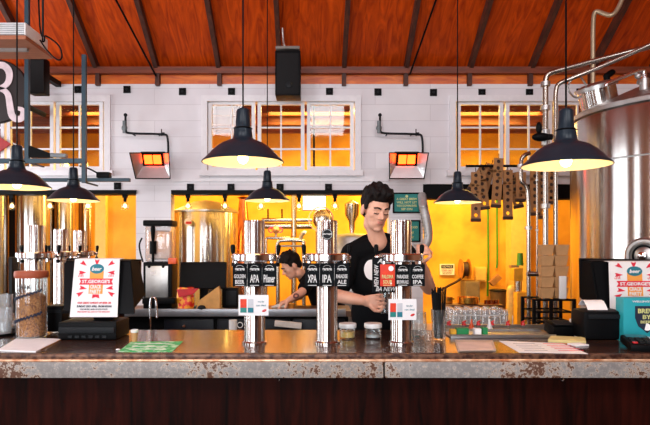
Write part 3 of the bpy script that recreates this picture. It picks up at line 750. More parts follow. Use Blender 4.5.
# eftpos handset
t = thing('card_handset', 'black card payment handset lying in front of the teal carton', 'card terminal', (X(640, 2.47), 2.47, TB))
M_ = (.12, 0, -.25); c_ = Vector((X(640, 2.47), 2.48, TB+.022))
MB().box(c_, (.11, .17, .036), M_, .01).build('body', black_plastic, t)
for r_ in range(4):
    for q in range(3):
        o = Euler(M_).to_matrix() @ Vector((-.03+q*.028, -.055+r_*.024, .02)); MB().box(c_+o, (.02, .016, .006), M_, .002).build('key', red_plastic if (r_ == 0 and q == 0) else charcoal, t)
o = Euler(M_).to_matrix() @ Vector((0, .055, .019)); MB().box(c_+o, (.08, .04, .004), M_).build('display', teal_ink, t)

t = thing('drainer_tray', 'low stainless drainer tray at the back of the bar behind the menu sheet', 'tray', (X(500, 2.86), 2.86, TB))
MB().box((X(497, 2.86), 2.86, TB+.004), (.52, .2, .008), None, .002).build('tray', steel_dull, t)
for dy in (-.095, .095): MB().box((X(497, 2.86), 2.86+dy, TB+.013), (.52, .008, .01)).build('rim', steel_dull, t)
# speed rail: bottles with red pourers, squeeze bottles, cartons behind the bar
bt = thing('spirit_bottle', '', 'bottle')
MB().lathe([(0, 0), (.034, 0), (.036, .006), (.036, .1), (.028, .122), (.0135, .14), (.0135, .175), (0, .175)], seg=20).build('glass', clear, bt)
pr = MB(); pr.cyl((0, 0, .175), (0, 0, .19), .0135, .012).limb([((0, 0, .19), .011), ((-.004, 0, .205), .009), ((.008, -.004, .222), .0055)], 10); pr.build('pourer', red_plastic, bt)
for i, (px, lb) in enumerate(((449, 'just right of the straw cup'), (464, 'second of the row'), (478.5, 'beside the orange squeeze bottle'), (492, 'right behind the white squeeze bottle'), (508, 'below the right end of the glass rack'), (523, 'rightmost, in front of the yellow machine'))):
    o = bt if i == 0 else dup(bt)
    o.location = (X(px, 3.25), 3.25, 1.001-.094); o.location.z = 1.0
    o.scale.z = .55; o.rotation_euler.z = random.uniform(-.6, .6)
    o['label'] = 'bottle with red pourer behind the bar, '+lb; o['group'] = 'bottles with red pourers'
for px, m, lb, pt_ in ((471.5, white_plastic, 'squeeze bottle with orange nozzle behind the bar', orange_plastic), (489.5, white_plastic, 'white squeeze bottle with white nozzle behind the bar', white_plastic)):
    Y = 3.14; p = Vector((X(px, Y), Y, 1.0)); t = thing('squeeze_bottle', lb, 'bottle', p, 'squeeze bottles')
    MB().lathe([(0, 0), (.017, 0), (.018, .07), (.013, .082), (0, .082)], p, 20).build('bottle', m, t)
    MB().lathe([(.018, .08), (.017, .095), (.006, .125), (.004, .145), (0, .146)], p, 20).build('nozzle', pt_, t)
Y = 2.80; zb_ = TB+.0085
def carton(x0, x1, h, Y, m, name, lb, cat): tag(MB().box((X((x0+x1)/2, Y), Y+.02, zb_+h/2), (X(x1, Y)-X(x0, Y), .04, h), None, .002).build(name, m), lb, cat)
carton(457, 469, .034, Y, green_box, 'tea_box', 'low green carton behind the tan menu stack', 'carton')
carton(483, 488, .038, Y, green_box, 'tea_box', 'narrow green carton between the white sachet box and white bottle', 'carton')
carton(475, 481.5, .032, Y, paper, 'sachet_box', 'small white sachet box among green cartons', 'box')
carton(451, 456.5, .028, Y, yellow_card, 'sachet_box', 'small yellow sachet box beside the green carton', 'box')

# ---------------------------------------------------------------- glass rack
Y = 4.75
rk = thing('wire_rack', 'white wire dishwasher rack full of upturned glasses', 'rack', (X(476, Y), Y, .84))
b = MB(); xa, xb = X(447, Y), X(505, Y); za = .842; zb = Z(313, Y)
for z in (za+.01, (za+zb)/2, zb):
    b.tube([(xa, Y-.18, z), (xb, Y-.18, z), (xb, Y+.2, z), (xa, Y+.2, z), (xa, Y-.18, z)], .004, 6, 1)
for k in range(11):
    x = xa+(xb-xa)*k/10; b.cyl((x, Y-.18, za), (x, Y-.18, zb), .003, seg=6).cyl((x, Y+.2, za), (x, Y+.2, zb), .003, seg=6).cyl((x, Y-.18, za+.008), (x, Y+.2, za+.008), .003, seg=6)
b.build('wire_frame', white_plastic, rk)
gl = thing('pint_glass', '', 'glass')
MB().lathe([(0, .178), (.026, .178), (.028, .172), (.034, 0), (.031, 0), (.025, .165), (0, .168)], seg=20).build('bowl', frost, gl)
k = 0
for r_, yy in ((0, Y-.12), (1, Y+.01), (2, Y+.13)):
    for q in range(6):
        o = gl if k == 0 else dup(gl); k += 1
        o.location = (xa+.045+q*(xb-xa-.09)/5, yy, .856)
        o['label'] = ('upturned pint glass in the front row of the wire rack', 'upturned pint glass in the middle row of the wire rack', 'upturned pint glass in the back row of the wire rack')[r_]
        o['group'] = ('front row of rack glasses', 'middle row of rack glasses', 'back row of rack glasses')[r_]
# ---------------------------------------------------------------- wall plates, heaters, speaker
ap = thing('wall_anchor_plate', '', 'anchor plate')
MB().box((0, 0, 0), (.083, .014, .083), None, .003).build('plate', black_steel, ap)
MB().cyl((0, -.022, 0), (0, -.005, 0), .014, seg=6).build('bolt', charcoal, ap)
UP = [(78, 89.5, 'over the left window'), (127, 89.5, 'above the left heater pipe'), (182.5, 91.5, 'left of the centre window, top row'), (231.5, 91.5, 'above the left sash of the centre window'), (329.5, 91.5, 'above the right sash of the centre window'),
      (378, 92, 'above the valve of the right heater pipe'), (433.5, 92.5, 'left of the right window, top row'), (482, 92.5, 'above the left sash of the right window'), (529.5, 92.5, 'left of the steel pipes, top row'), (580, 92, 'behind the tank hatch')]
LO = [(117.5, 186, 'below the left heater'), (190.5, 187.3, 'lower row, right of the pier'), (231, 187.3, 'lower row, under the big lamp'), (280, 187.3, 'lower row, right of the lamp neck'), (328.5, 187.3, 'lower row, left of the bartender')]
for i, (px, py, lb) in enumerate(UP+LO):
    o = ap if i == 0 else dup(ap)
    o.location = W(px, py, YW-.008 if py < 150 else YW-.03) if False else W(px, py, YW-.008)
    o['label'] = 'square black anchor plate on white wall, '+lb; o['group'] = 'square black anchor plates'
# timber fascia pads keep to the wall; heaters
def heater(px0, lb):
    c = W(px0, 164, 6.28); t = thing('gas_heater', lb, 'heater', c, 'wall gas heaters')
    tilt = math.radians(28)
    R = Matrix.Translation(c) @ Euler((tilt, 0, 0)).to_matrix().to_4x4()
    R = Matrix.Translation(c) @ Euler((-tilt, 0, 0)).to_matrix().to_4x4() if False else R
    def q(x, y, z): return R @ Vector((x, y, z))
    oa, ob, ia, ib = .215, .15, .115, .07
    O = [q(-oa, -.06, ob), q(oa, -.06, ob), q(oa*.9, -.06, -ob), q(-oa*.9, -.06, -ob)]
    I = [q(-ia, .05, ib+.045), q(ia, .05, ib+.045), q(ia, .05, -ib+.04), q(-ia, .05, -ib+.04)]
    b = MB(); b.quadstrip([O+[O[0]], I+[I[0]]]); bmesh.ops.remove_doubles(b.b, verts=b.b.verts[:], dist=1e-5)
    b.build('reflector', mat('hood steel', (226, 224, 224), .32, 1.0, var=.05), t, smooth=False, solid=.004)
    b = MB(); b.box((0, .065, .03), (.27, .05, .17)); bmesh.ops.transform(b.b, matrix=R, verts=b.b.verts[:]); b.build('burner_box', black_steel, t)
    for sx in (-1, 1):
        b = MB(); b.box((sx*.05, .034, .042), (.086, .02, .1)); bmesh.ops.transform(b.b, matrix=R, verts=b.b.verts[:]); b.build('burner_tile', tile_glow, t)
    b = MB(); b.box((0, -.062, ob), (2*oa+.01, .008, .01)).box((0, -.062, -ob), (2*oa*.9+.01, .008, .01)).box((oa*.95, -.062, 0), (.01, .008, 2*ob), (0, .0715, 0)).box((-oa*.95, -.062, 0), (.01, .008, 2*ob), (0, -.0715, 0))
    bmesh.ops.transform(b.b, matrix=R, verts=b.b.verts[:]); b.build('rim', black_steel, t)
    MB().cyl(c+Vector((0, .09, 0)), (c.x, YW-.001, c.z+.02), .015).build('wall_bracket', black_steel, t)
    s = lambda dx, py: W(px0+dx, py, 6.5)
    pp = MB(); pp.tube([s(-27, 115), s(-27, 131), s(-25, 133.5), s(12, 134), s(15.5, 136), s(16, 158), Vector((c.x+.12, 6.36, c.z+.05))], .013, 10)
    po = pp.build('gas_pipe', charcoal, t)
    MB().ball(s(-28, 128), .035, (1, .7, 1.1)).cyl(s(-28, 121), s(-28, 133), .022).build('regulator', mat('grey cast metal', (120, 128, 130), .5, .5), po)
    MB().ball(s(-27, 115), .022).build('pipe_cap', charcoal, po); MB().cyl(s(9, 134), s(12, 134), .02).cyl(s(9, 129), s(9, 136), .006).build('valve', charcoal, po)
    for dx in (-20, 5): MB().cyl(s(dx, 133.9), (X(px0+dx, 6.5), YW-.001, Z(133.9, 6.5)), .008, seg=8).build('pipe_clip', charcoal, po)
heater(152.5, 'glowing gas heater on white wall left, with pipe and valve')
heater(407, 'glowing gas heater on white wall, above the bartender')
# hanging speaker
Y = 6.0; t = thing('loudspeaker', 'black box speaker hanging from a rafter above the centre window', 'speaker', W(287, 95, Y))
MB().pbox(275, 50, 300.5, 95, Y, Y+.26, .012).build('cabinet', black_plastic, t)
MB().pbox(277, 53, 298.5, 93.5, Y-.006, Y+.004, .003).build('grille', mat('speaker cloth', (14, 14, 16), .9), t)
MB().lathe([(0, -.01), (.03, -.006), (.034, 0)], (X(289, Y), Y-.006, Z(85, Y)), 20, 'Y').build('tweeter', charcoal, t)
MB().box((X(287.5, Y), Y+.13, Z(48, Y)+.02), (.26, .2, .03), None, .005).build('top_plate', mat('grey mount', (128, 118, 110), .5), t)
MB().tube([(X(286, Y), Y+.1, Z(48, Y)+.03), (X(283, Y), Y+.1, Z(41, Y)), (X(282, Y), Y+.1, roof_z(Y+.1)-.1)], .012).build('bracket', steel_dull, t)
Y = 6.05; t = thing('loudspeaker', 'black box speaker in the corner beside the round R sign', 'speaker', W(37, 94, Y))
MB().pbox(28, 57, 44, 93, Y, Y+.14, .012).build('cabinet', black_plastic, t)
MB().pbox(28, 60, 43.5, 92, Y-.006, Y+.004).build('grille', MATS['speaker cloth'], t); MB().box((X(36, Y), Y+.34, Z(70, Y)), (.06, .4, .06)).build('bracket', black_steel, t)
# diagonal stays under the roof
for (xa, ya, xb, yb, lb) in ((116, 0, 156, 76, 'thin dark stay rod running under the roof, left'), (436, 0, 410, 74, 'thin dark stay rod running under the roof beside a rafter, right')):
    A = W(xb, yb, YW-.08); B = W(xa, ya, 5.72); B = A+(B-A)*3.2
    tag(MB().cyl(A, B, .011, seg=8).build('stay_rod', black_steel), lb, 'rod', 'stay rods')

# ---------------------------------------------------------------- upper left: unit, sign, steel rack
Y = 4.0
t = thing('ventilation_unit', 'white slatted ventilation box on a timber tray, upper left', 'ventilation unit', W(0, 38, Y))
x0 = X(-60, Y); x1 = X(25.5, Y); z0 = Z(37.5, Y); z1 = Z(22.5, Y)
MB().box(((x0+x1)/2, Y+.17, (z0+z1)/2+.01), (x1-x0, .34, z1-z0-.02), None, .005).build('casing', white_plastic, t)
b = MB()
for k in range(6): b.box(((x0+x1)/2, Y-.004, z0+.022+k*.0145), (x1-x0-.02, .006, .006))
b.build('louvres', mat('grey louvre', (190, 192, 196), .5), t)
MB().box(((x0+x1)/2, Y+.19, z0-.006), (x1-x0+.02, .42, .028)).build('timber_tray', mat('pale timber', (172, 104, 72), .6, stretch=(1, 8, 1)), t)
MB().box(((x0+x1)/2-.02, Y+.17, z0-.03), (x1-x0-.1, .03, .02)).build('tray_batten', steel_dull, t)
for hx in (x0+.1, x1-.02): MB().cyl((hx, Y+.3, z1), (hx, Y+.3, roof_z(Y+.3)), .008).build('hanger', charcoal, t)
q = lambda px, py: W(px, py, Y+.1)
tag(MB().tube([q(38, -40), q(38.5, 0), q(40, 32), q(43, 38), q(42, 42), q(45, 41), q(44, 35), q(50, 38), q(60, 46), q(62.5, 56), q(60, 61), q(54, 58), q(45, 48), q(40, 40)], .006, 8).build('cable_loop', black_plastic), 'black cable looping off the timber tray of the ventilation box', 'cable')
# round sign with R
Y = 5.6; c = W(-4, 91, Y)
t = thing('round_sign', 'round black sign with a white script R', 'sign', W(-3, 123, Y))
MB().lathe([(0, 0), (.31, 0), (.32, .01), (.32, .04), (0, .04)], c, 48, 'Y').build('board', mat('black sign board', (30, 18, 18), .5), t)
def stroke(pts, wd, name):
    P = [Vector(p_) for p_ in pts]
    for _ in range(3):
        Q = [P[0]]
        for a, b_ in zip(P, P[1:]): Q += [a.lerp(b_, .25), a.lerp(b_, .75)]
        P = Q+[P[-1]]
    rows = []
    for i, p_ in enumerate(P):
        tg = (P[min(i+1, len(P)-1)]-P[max(i-1, 0)]).normalized(); nn = Vector((-tg.z, 0, tg.x)); f = i/(len(P)-1)
        h = wd*(.35+.65*math.sin(PI*min(1, max(0, f*.9+.08))))
        rows.append([p_-nn*h, p_+nn*h])
    MB().quadstrip(rows).build(name, mat('pale pink paint', (226, 206, 210), .5), t, solid=.006)
yy = Y-.006; v = lambda px, py: Vector((X(px, yy), yy, Z(py, yy)))
stroke([v(-22, 115), v(-14, 90), v(-12, 68)], .035, 'letter_stroke')
stroke([v(-14, 74), v(0, 63), v(10, 70), v(9, 84), v(-2, 89)], .035, 'letter_stroke')
stroke([v(-2, 88), v(8, 92), v(10, 106), v(12, 118), v(22, 120), v(24, 110), v(17, 108)], .034, 'letter_stroke')
MB().cyl(c+Vector((0, .04, 0)), (c.x, YW, c.z), .03).build('wall_arm', black_steel, t)
Y = YW-.02; tag(MB().prism([(X(-8, Y), Z(132, Y)), (X(10.5, Y), Z(144, Y)), (X(-8, Y), Z(157, Y))], .02, Matrix.Translation((0, Y, 0))).build('red_arrow', mat('dull red paint', (176, 26, 28), .5)), 'red triangular pennant on the wall at the left edge', 'sign')
# hanging steel rack
Y = 5.0
t = thing('hanging_rack', 'blue grey steel rack of posts and rails hanging over the side bar', 'rack', W(60, 182, Y))
h = .019
MB().box((X(27.3, Y), Y, (Z(163, Y)+roof_z(Y))/2), (.036, .036, roof_z(Y)-Z(163, Y))).build('post', blue_steel, t)
MB().box((X(84.3, Y), Y, (Z(183, Y)+Z(55, Y))/2), (.036, .036, Z(55, Y)-Z(183, Y))).build('post', blue_steel, t)
MB().box((X(20, Y), Y, Z(161, Y)), (X(86, Y)-X(-46, Y), .045, .04)).build('rail', blue_steel, t)
MB().box((X(86.5, Y+.3), Y+.3, Z(180, Y+.3)), (X(130, Y+.3)-X(43, Y+.3), .045, .032)).build('rail', blue_steel, t)
MB().box((X(84.3, Y), Y+.15, Z(182, Y)), (.02, .3, .012)).build('cross_rail', blue_steel, t)
MB().box((X(27.3, Y), Y+.15, Z(162, Y)), (.02, .3, .012)).build('cross_rail', blue_steel, t)
t = thing('rail_lamp', 'grey clamp floodlight sitting on the upper rail of the hanging rack', 'lamp', W(50, 158, Y))
MB().box(W(59, 155.5, Y), (.14, .05, .035), (0, .05, 0), .006).build('head', mat('grey metal', (120, 126, 130), .45, .6), t)
MB().prism([(X(30, Y), Z(145.5, Y)), (X(52, Y), Z(154, Y)), (X(52, Y), Z(157.5, Y)), (X(30, Y), Z(157.5, Y))], .05, Matrix.Translation((0, Y-.02, 0))).build('wedge_bracket', black_steel, t)
Y2 = 5.3
t = thing('power_supply', 'flat black power box with cable on the lower rail', 'power box', W(103, 178, Y2))
MB().box((X(104, Y2), Y2, Z(180, Y2)+.017+.028), (.12, .08, .055), None, .006).build('box', black_plastic, t)
MB().tube([W(99, 174, Y2), W(92, 170, Y2), W(85, 167, Y2), W(80, 166, Y2-.2)], .008).build('cable', black_plastic, t)

# ---------------------------------------------------------------- big fermenter and pipework, right
TX, TY, TR = 3.1, 4.7, .85
t = thing('fermenter_tank', 'huge polished steel fermenter tank at right', 'tank', (TX, TY, 0)); o3 = (TX, TY, 0)
zr = EYE+1.097
MB().lathe([(.05, .45), (TR-.05, .95), (TR, 1.0), (TR, zr-.42)], o3, 96).lathe([(TR, zr-.405), (TR, zr-.04), (TR-.01, zr-.012)], o3, 96).build('body', brushed_steel, t)
MB().lathe([(TR-.004, zr-.422), (TR+.004, zr-.418), (TR+.004, zr-.41), (TR-.004, zr-.403)], o3, 96).build('weld_band', steel_dull, t)
MB().lathe([(TR-.005, zr-.012), (TR+.012, zr-.012), (TR+.012, zr+.02), (TR-.03, zr+.05), (.4, zr+.23), (0, zr+.28)], o3, 96).build('dome_top', steel_dull, t)
for a in (45, 135, 225, 315):
    c, s = math.cos(math.radians(a))*.7, math.sin(math.radians(a))*.7
    MB().cyl((TX+c, TY+s, 0), (TX+c, TY+s, 1.0), .05).build('leg', steel_dull, t)
hn = Vector((-.26, -.12, .95)).normalized(); hc = Vector((TX-.71, TY-.03, zr+.13)); hq = hn.to_track_quat('Z', 'Y').to_matrix().to_4x4()
MB().cyl(hc-hn*.09, hc+hn*.09, .145, seg=36).build('hatch_neck', brushed_steel, t)
MB().cyl(hc+hn*.09, hc+hn*.12, .165, seg=36).ball(hc+hn*.12, .14, (1, 1, .2), 24, rot=hq).build('hatch_lid', steel_dull, t)
MB().cyl(hc+hn*.13+Vector((.1, 0, .02)), hc+hn*.17+Vector((.1, 0, .02)), .025).limb([(hc+hn*.17+Vector((.1, 0, .03)), .026), (hc+hn*.19+Vector((.15, 0, .04)), .026)]).build('hatch_knob', black_plastic, t)
MB().tube([hc+hn*.02+Vector((-.145, 0, 0)), hc+hn*.02+Vector((-.21, 0, .0)), hc+hn*.12+Vector((-.25, 0, 0)), hc+hn*.22+Vector((-.12, 0, 0)), hc+hn*.13+Vector((-.08, 0, 0))], .008, 8).build('hatch_bail', steel_dull, t)
q = lambda px, py, Y=4.35: W(px, py, Y)
MB().tube([q(606, 86), q(606, 84), q(625, 76), q(642, 69.5), q(645, 72), q(645, 98)], .016, 10).build('spray_pipe', steel, t)
MB().cyl(q(644.5, 79), q(644.5, 94), .035).cyl(q(638, 82), q(651, 82), .02).ball(q(638, 76), .025).build('pipe_valve', steel_dull, t)
# manway on the side
an = math.atan2(-TY, -TX+0.0)+.10; rd = Vector((math.cos(an), math.sin(an), 0))
bc_ = W(637, 256, 4.02); rd = (Vector((bc_.x-TX, bc_.y-TY, 0))).normalized(); bs = Vector((TX, TY, bc_.z))+rd*TR
Rm = rd.to_track_quat('Z', 'Y').to_matrix().to_4x4()
def rl(prof): 
    b = MB(); b.lathe(prof, (0, 0, 0), 40); bmesh.ops.transform(b.b, matrix=Matrix.Translation(bs) @ Rm, verts=b.b.verts[:]); return b
mw = rl([(.13, -.02), (.135, .03), (.12, .045), (.1, .045), (.09, .02), (.05, .05), (0, .055)]).build('manway', steel_dull, t)
rl([(.072, .03), (.08, .042), (.068, .044), (.066, .03)]).build('manway_gasket', black_plastic, mw); rl([(.03, .05), (.03, .08), (.012, .09), (.0, .09)]).build('manway_hub', chrome, mw)
# pipes
pipe_steel = mat('pipe steel', (176, 166, 156), .26, 1.0, var=.06)
def pipe(pts, Y, r, lb, fit=(), m=None):
    P = [W(a, b_, c_ if c_ else Y) for a, b_, c_ in [(k if len(k) == 3 else (*k, None)) for k in pts]]
    low = min(P, key=lambda v_: v_.z)
    m = m or pipe_steel
    t = thing('process_pipe', lb, 'pipe', low, 'steel pipes beside the fermenter')
    MB().tube(P, r, 12, 3).build('tube', m, t)
    for a, b_ in fit:
        c_ = W(a, b_, Y); MB().cyl(c_-Vector((0, 0, r*.8)), c_+Vector((0, 0, r*.8)), r*1.7, seg=16).build('union', steel_dull, t)
    return t
f0 = CY+EYE*F/4.6
pipe([(545.5, f0), (545.5, 100), (545.5, 76), (550, 73), (560, 70, 4.58), (598, 60, 4.5), (652, 46, 4.4), (690, 36, 4.4)], 4.6, .022, 'outer steel pipe rising past the racks and bending toward the ceiling', [(545.5, 206), (545.5, 108), (545.5, 84)])
pipe([(555.5, f0), (555.5, 110), (555.5, 88), (560, 82.5), (570, 79, 4.55), (610, 63, 4.45), (652, 44, 4.35), (690, 28, 4.3)], 4.6, .018, 'inner steel pipe next to the tank, bending over its hatch', [(555.5, 150)])
pipe([(529, f0), (528.5, 240), (528.5, 200), (527, 186), (521, 182), (521, 172), (521, 160), (524, 155), (530, 153)], 4.7, .017, 'steel pipe with an elbow in front of the perforated boards', [(521, 166), (528.5, 228)])
pipe([(537, f0), (537, 150)], 4.75, .008, 'thin steel rod pipe between the thicker pipes', [(537, 230), (537, 180)])
pipe([(527, 274, 4.55), (548, 274, 4.55)], 4.55, .02, 'short horizontal steel pipe coupling joining two uprights', [])
pipe([(593, 96, 5.6), (593, 60, 5.6), (593, 20, 5.6), (595, 10, 5.6), (604, 14, 5.55), (612, 16, 5.5), (618, 9, 5.5), (623, -3, 5.5), (640, -50, 5.4)], 5.6, .022, 'pale conduit rising behind the tank to the ceiling', [], mat('weathered pale pipe', (190, 170, 140), .4, .6))
t = thing('process_valve', 'black valve actuator on the pipes beside the pendant lamp', 'valve', q(543, 136, 4.5))
MB().ball(W(541, 137, 4.5), .05, (1.5, .8, .7)).ball(W(539, 128, 4.5), .025, (1, 1, 2)).cyl(W(537, 137, 4.5), W(552, 137, 4.5), .025).build('actuator', black_plastic, t)
MB().cyl(W(545.5, 130, 4.57), W(545.5, 145, 4.57), .034).build('valve_body', steel_dull, t)
# insulated duct
Y = 6.3; t = thing('flexible_duct', 'silver flexible duct curling down beside the teal signs', 'duct', W(420, 252, Y))
MB().tube([W(422, 196, Y+.25), W(423, 205, Y), W(427, 222, Y), W(429, 238, Y), W(424, 248, Y), W(414, 248.5, Y)], .05, 14).build('hose', mat('silver foil', (196, 192, 190), .45, .4), t)
b = MB()
for i in range(9): 
    a = W(423.2+i*.6, 206+i*3.6, Y); b.cyl(a, a+Vector((.004, 0, -.012)), .053, seg=16)
b.build('ribs', steel_dull, t)
# framed teal signs
def framed(x0, y0, x1, y1, lines, lb):
    Y = YW-.03; t = thing('framed_sign', lb, 'sign', W((x0+x1)/2, y1, Y), 'teal framed signs')
    MB().pbox(x0, y0, x1, y0+1.4, Y, Y+.03).pbox(x0, y1-1.4, x1, y1, Y, Y+.03).pbox(x0, y0+1.4, x0+1.4, y1-1.4, Y, Y+.03).pbox(x1-1.4, y0+1.4, x1, y1-1.4, Y, Y+.03).build('frame', black_plastic, t)
    MB().pbox(x0+1.4, y0+1.4, x1-1.4, y1-1.4, Y+.012, Y+.028).build('print', teal_sign, t)
    n = len(lines); hh = (y1-y0-7)/n
    for k, s in enumerate(lines): text(s, .027, W((x0+x1)/2, y0+4.8+hh*(k+.5), Y+.01), cream_ink, t, bold=.02, width=(x1-x0)*.0118*(.74 if len(s) > 9 else .4))
    MB().cyl(W((x0+x1)/2, y0+3.8, Y+.009), W((x0+x1)/2, y0+3.8, Y+.012), .016, seg=16).build('crest', cream_ink, t)
framed(393, 192.5, 420.5, 213, ['A GREAT BREW', 'WILL NOT LET', 'YOU DOWN EVER', 'SIP ON'], 'teal framed sign with pale lettering beside the bartender, upper one')
framed(398, 220, 420.5, 242, ['DRINK GOOD', 'LOCAL ALE', 'EVERY DAY'], 'teal framed sign below the other, half hidden by the tap tower')

# ---------------------------------------------------------------- perforated hanging boards
CW, CH = .104, .074
def holed_board(n):
    """strip of n cells, each with a round hole, 14 mm thick"""
    b = MB(); r = .021; w, h = CW/2, CH/2
    for i in range(n):
        zc = -(i+.5)*CH; inn = []; out = []
        for k in range(16):
            a = 2*PI*(k+.5)/16; c, s = math.cos(a), math.sin(a); m_ = max(abs(c)/w, abs(s)/h)
            inn.append((r*c, r*s)); out.append((c/m_, s/m_))
        for kx, kz in ((1, 1), (-1, 1), (-1, -1), (1, -1)):
            q = min(range(16), key=lambda t: (out[t][0]-kx*w)**2+(out[t][1]-kz*h)**2); out[q] = (kx*w, kz*h)
        for y0 in (0, .014):
            A = [b.b.verts.new((x, y0, zc+z)) for x, z in inn]; B = [b.b.verts.new((x, y0, zc+z)) for x, z in out]
            for k in range(16): b.b.faces.new((A[k], A[(k+1) % 16], B[(k+1) % 16], B[k]))
            if y0 == 0: A0, B0 = A, B
        for k in range(16):
            b.b.faces.new((A0[k], A0[(k+1) % 16], A[(k+1) % 16], A[k])); b.b.faces.new((B0[k], B0[(k+1) % 16], B[(k+1) % 16], B[k]))
    bmesh.ops.remove_doubles(b.b, verts=b.b.verts[:], dist=1e-4)
    return b
Y = 6.28
rl_ = tag(MB().cyl(W(466, 166, Y+.05), W(566, 166, Y+.05), .014).cyl(W(468, 166, Y+.05), W(468, 166, YW), .01).cyl(W(564, 166, Y+.05), W(564, 166, YW), .01).build('hanging_rail', black_steel), 'dark rail carrying the hanging perforated boards', 'rail')
HB = [(476, 172, 5, 0, -.04), (481, 174, 3, -.12, .03), (485, 166, 2, .5, .1), (499, 158, 5, .06, -.055), (492, 164, 3, .3, .16), (508, 170, 5, .0, -.04), (512, 173, 3, -.2, .03), (521.5, 172, 2, .03, -.055), (535, 166, 5, .0, -.03), (542, 170, 5, -.03, .05), (552, 168, 3, .02, -.03)]
WHERE = ['left end, above the small lamp rim', 'hanging lowest on the left', 'slanting beside the black strip', 'tallest, at the window corner', 'slanting behind the tallest board', 'long, ending lowest in the middle', 'tilted strongly to the right', 'short, behind the pipe elbow', 'behind the thin rod pipe', 'directly behind the outer steel pipe', 'nearest the big tank']
for i, (px, py, n, rot, dy) in enumerate(HB):
    p = W(px, py, Y+dy)
    t = thing('perforated_board', 'brown perforated bottle board, '+WHERE[i], 'bottle board', (0, 0, 0), 'hanging perforated boards')
    n += 2; holed_board(n).build('board', kraft_dark, t)
    MB().box((0, .022, -(n-1)*CH/2), (CW*.8, .01, (n-1.2)*CH)).build('dark_backing', dark_hole, t)
    MB().box((0, .008, -n*CH-.018), (.108, .045, .036), None, .004).build('end_block', dark_hole, t)
    MB().tube([(0, .007, 0), (0, .007, .03), (0, .02, .05)], .004).build('hook', black_steel, t)
    t.location = p; t.rotation_euler = (0, rot, 0)

# ---------------------------------------------------------------- kraft carriers and rack, right
Y = 4.05
t = thing('wire_stand', 'black metal stand of crossed bars under the kraft carriers', 'stand', (X(553, Y), Y, 0))
b = MB()
for px in (534, 551, 574):
    for yy in (Y, Y+.22): b.box((X(px, Y), yy, Z(299, Y)/2), (.022, .022, Z(299, Y)))
b.build('uprights', black_steel, t)
b = MB()
for py in (300, 312, 322, 333):
    for yy in (Y, Y+.22): b.box((X(554, Y), yy, Z(py, Y)), (X(575, Y)-X(533, Y), .014, .014))
    for k in range(5): b.cyl((X(536+k*9, Y), Y, Z(py, Y)), (X(536+k*9, Y), Y+.22, Z(py, Y)), .005, seg=6)
b.build('shelf_bars', black_steel, t)
KS = .86
cr = thing('bottle_carrier', '', 'carrier')
b = MB(); b.quadstrip([[(-.045, -.03, 0), (.045, -.03, 0)], [(-.058, -.04, .075), (.058, -.04, .075)]]); b.quadstrip([[(-.045, .03, 0), (.045, .03, 0)], [(-.058, .04, .075), (.058, .04, .075)]])
b.quadstrip([[(-.045, -.03, 0), (-.045, .03, 0)], [(-.058, -.04, .075), (-.058, .04, .075)]]); b.quadstrip([[(.045, -.03, 0), (.045, .03, 0)], [(.058, -.04, .075), (.058, .04, .075)]])
b.quadstrip([[(-.045, -.03, 0), (.045, -.03, 0)], [(-.045, .03, 0), (.045, .03, 0)]])
bmesh.ops.scale(b.b, vec=Vector((KS, KS, 1)), verts=b.b.verts[:]); b.build('tray', kraft, cr, solid=.003)
MB().box((0, -.015, .05), (.07, .004, .05)).build('inner_divider', kraft, cr)
k = 0
for c_, px in enumerate((546, 560)):
    for lv in range(5):
        o = cr if k == 0 else dup(cr); k += 1
        o.location = (X(px, Y+.08)+random.uniform(-.004, .004), Y+.08, Z(300, Y)+.008+lv*.079)
        o['label'] = f"kraft carrier, {('left', 'right')[c_]} column of the stack, {('bottom', 'second from bottom', 'middle', 'second from top', 'topmost')[lv]}"; o['group'] = 'stacked kraft carriers'
        o.location.z += .001
t = thing('paper_sleeve', 'upright white paper sleeve leaning beside the kraft carriers', 'paper sleeve', (X(563, Y), Y, Z(299, Y)))
MB().box((X(563, Y), Y+.006, Z(299, Y)+.083), (.05, .02, .165), None, .006).build('sleeve', white_plastic, t)

# ---------------------------------------------------------------- things on the back counter
cz = .975
Y = 5.12; p = Vector((X(158, Y), Y, 0))
t = thing('slush_machine', 'slush drink machine with clear orange bowl and black tap', 'slush machine', (p.x, Y, cz))
a = lambda px, py, Y_=Y: W(px, py, Y_)
MB().pbox(143, 262, 172, 309.5, Y, Y+.22, .01).build('body', black_plastic, t)
MB().pbox(145.5, 266, 168, 298, Y-.008, Y+.01, .004).build('front_panel', steel_dull, t)
MB().pbox(150, 272, 155, 275, Y-.011, Y-.006).build('badge', paper, t)
MB().pbox(142, 298, 175, 304, Y-.1, Y+.02, .006).build('drip_tray', black_plastic, t)
MB().pbox(144, 225, 171, 262, Y, Y+.2, .03).build('bowl', frost, t)
MB().box((a(158, 246).x, Y+.1, a(158, 245).z), (.22, .17, .27), None, .05).build('slush', syrup, t)
MB().pbox(142.5, 220, 172, 226, Y-.01, Y+.21, .015).build('lid', black_plastic, t)
MB().cyl(a(153, 241, Y-.02), a(153, 254, Y-.02), .03).limb([(a(153, 228, Y-.05), .022), (a(153, 232, Y-.045), .02), (a(153, 240, Y-.03), .014)]).cyl(a(153, 254, Y-.02), a(153, 262, Y-.02), .012).build('tap', black_plastic, t)
for px in (149, 163): MB().ball(a(px, 266.5, Y-.01), .014).build('foot_knob', black_plastic, t)
MB().pbox(168, 258, 176, 264, Y-.01, Y+.06, .004).build('side_label', orange_plastic, t)
MB().tube([a(142, 238), a(139, 244), a(140, 252), a(143, 262)], .008).build('coil_hose', charcoal, t)
Y = 5.2
t = thing('till_monitor', 'wide black till monitor on the back counter in front of the tank', 'monitor', (X(205, Y), Y, cz))
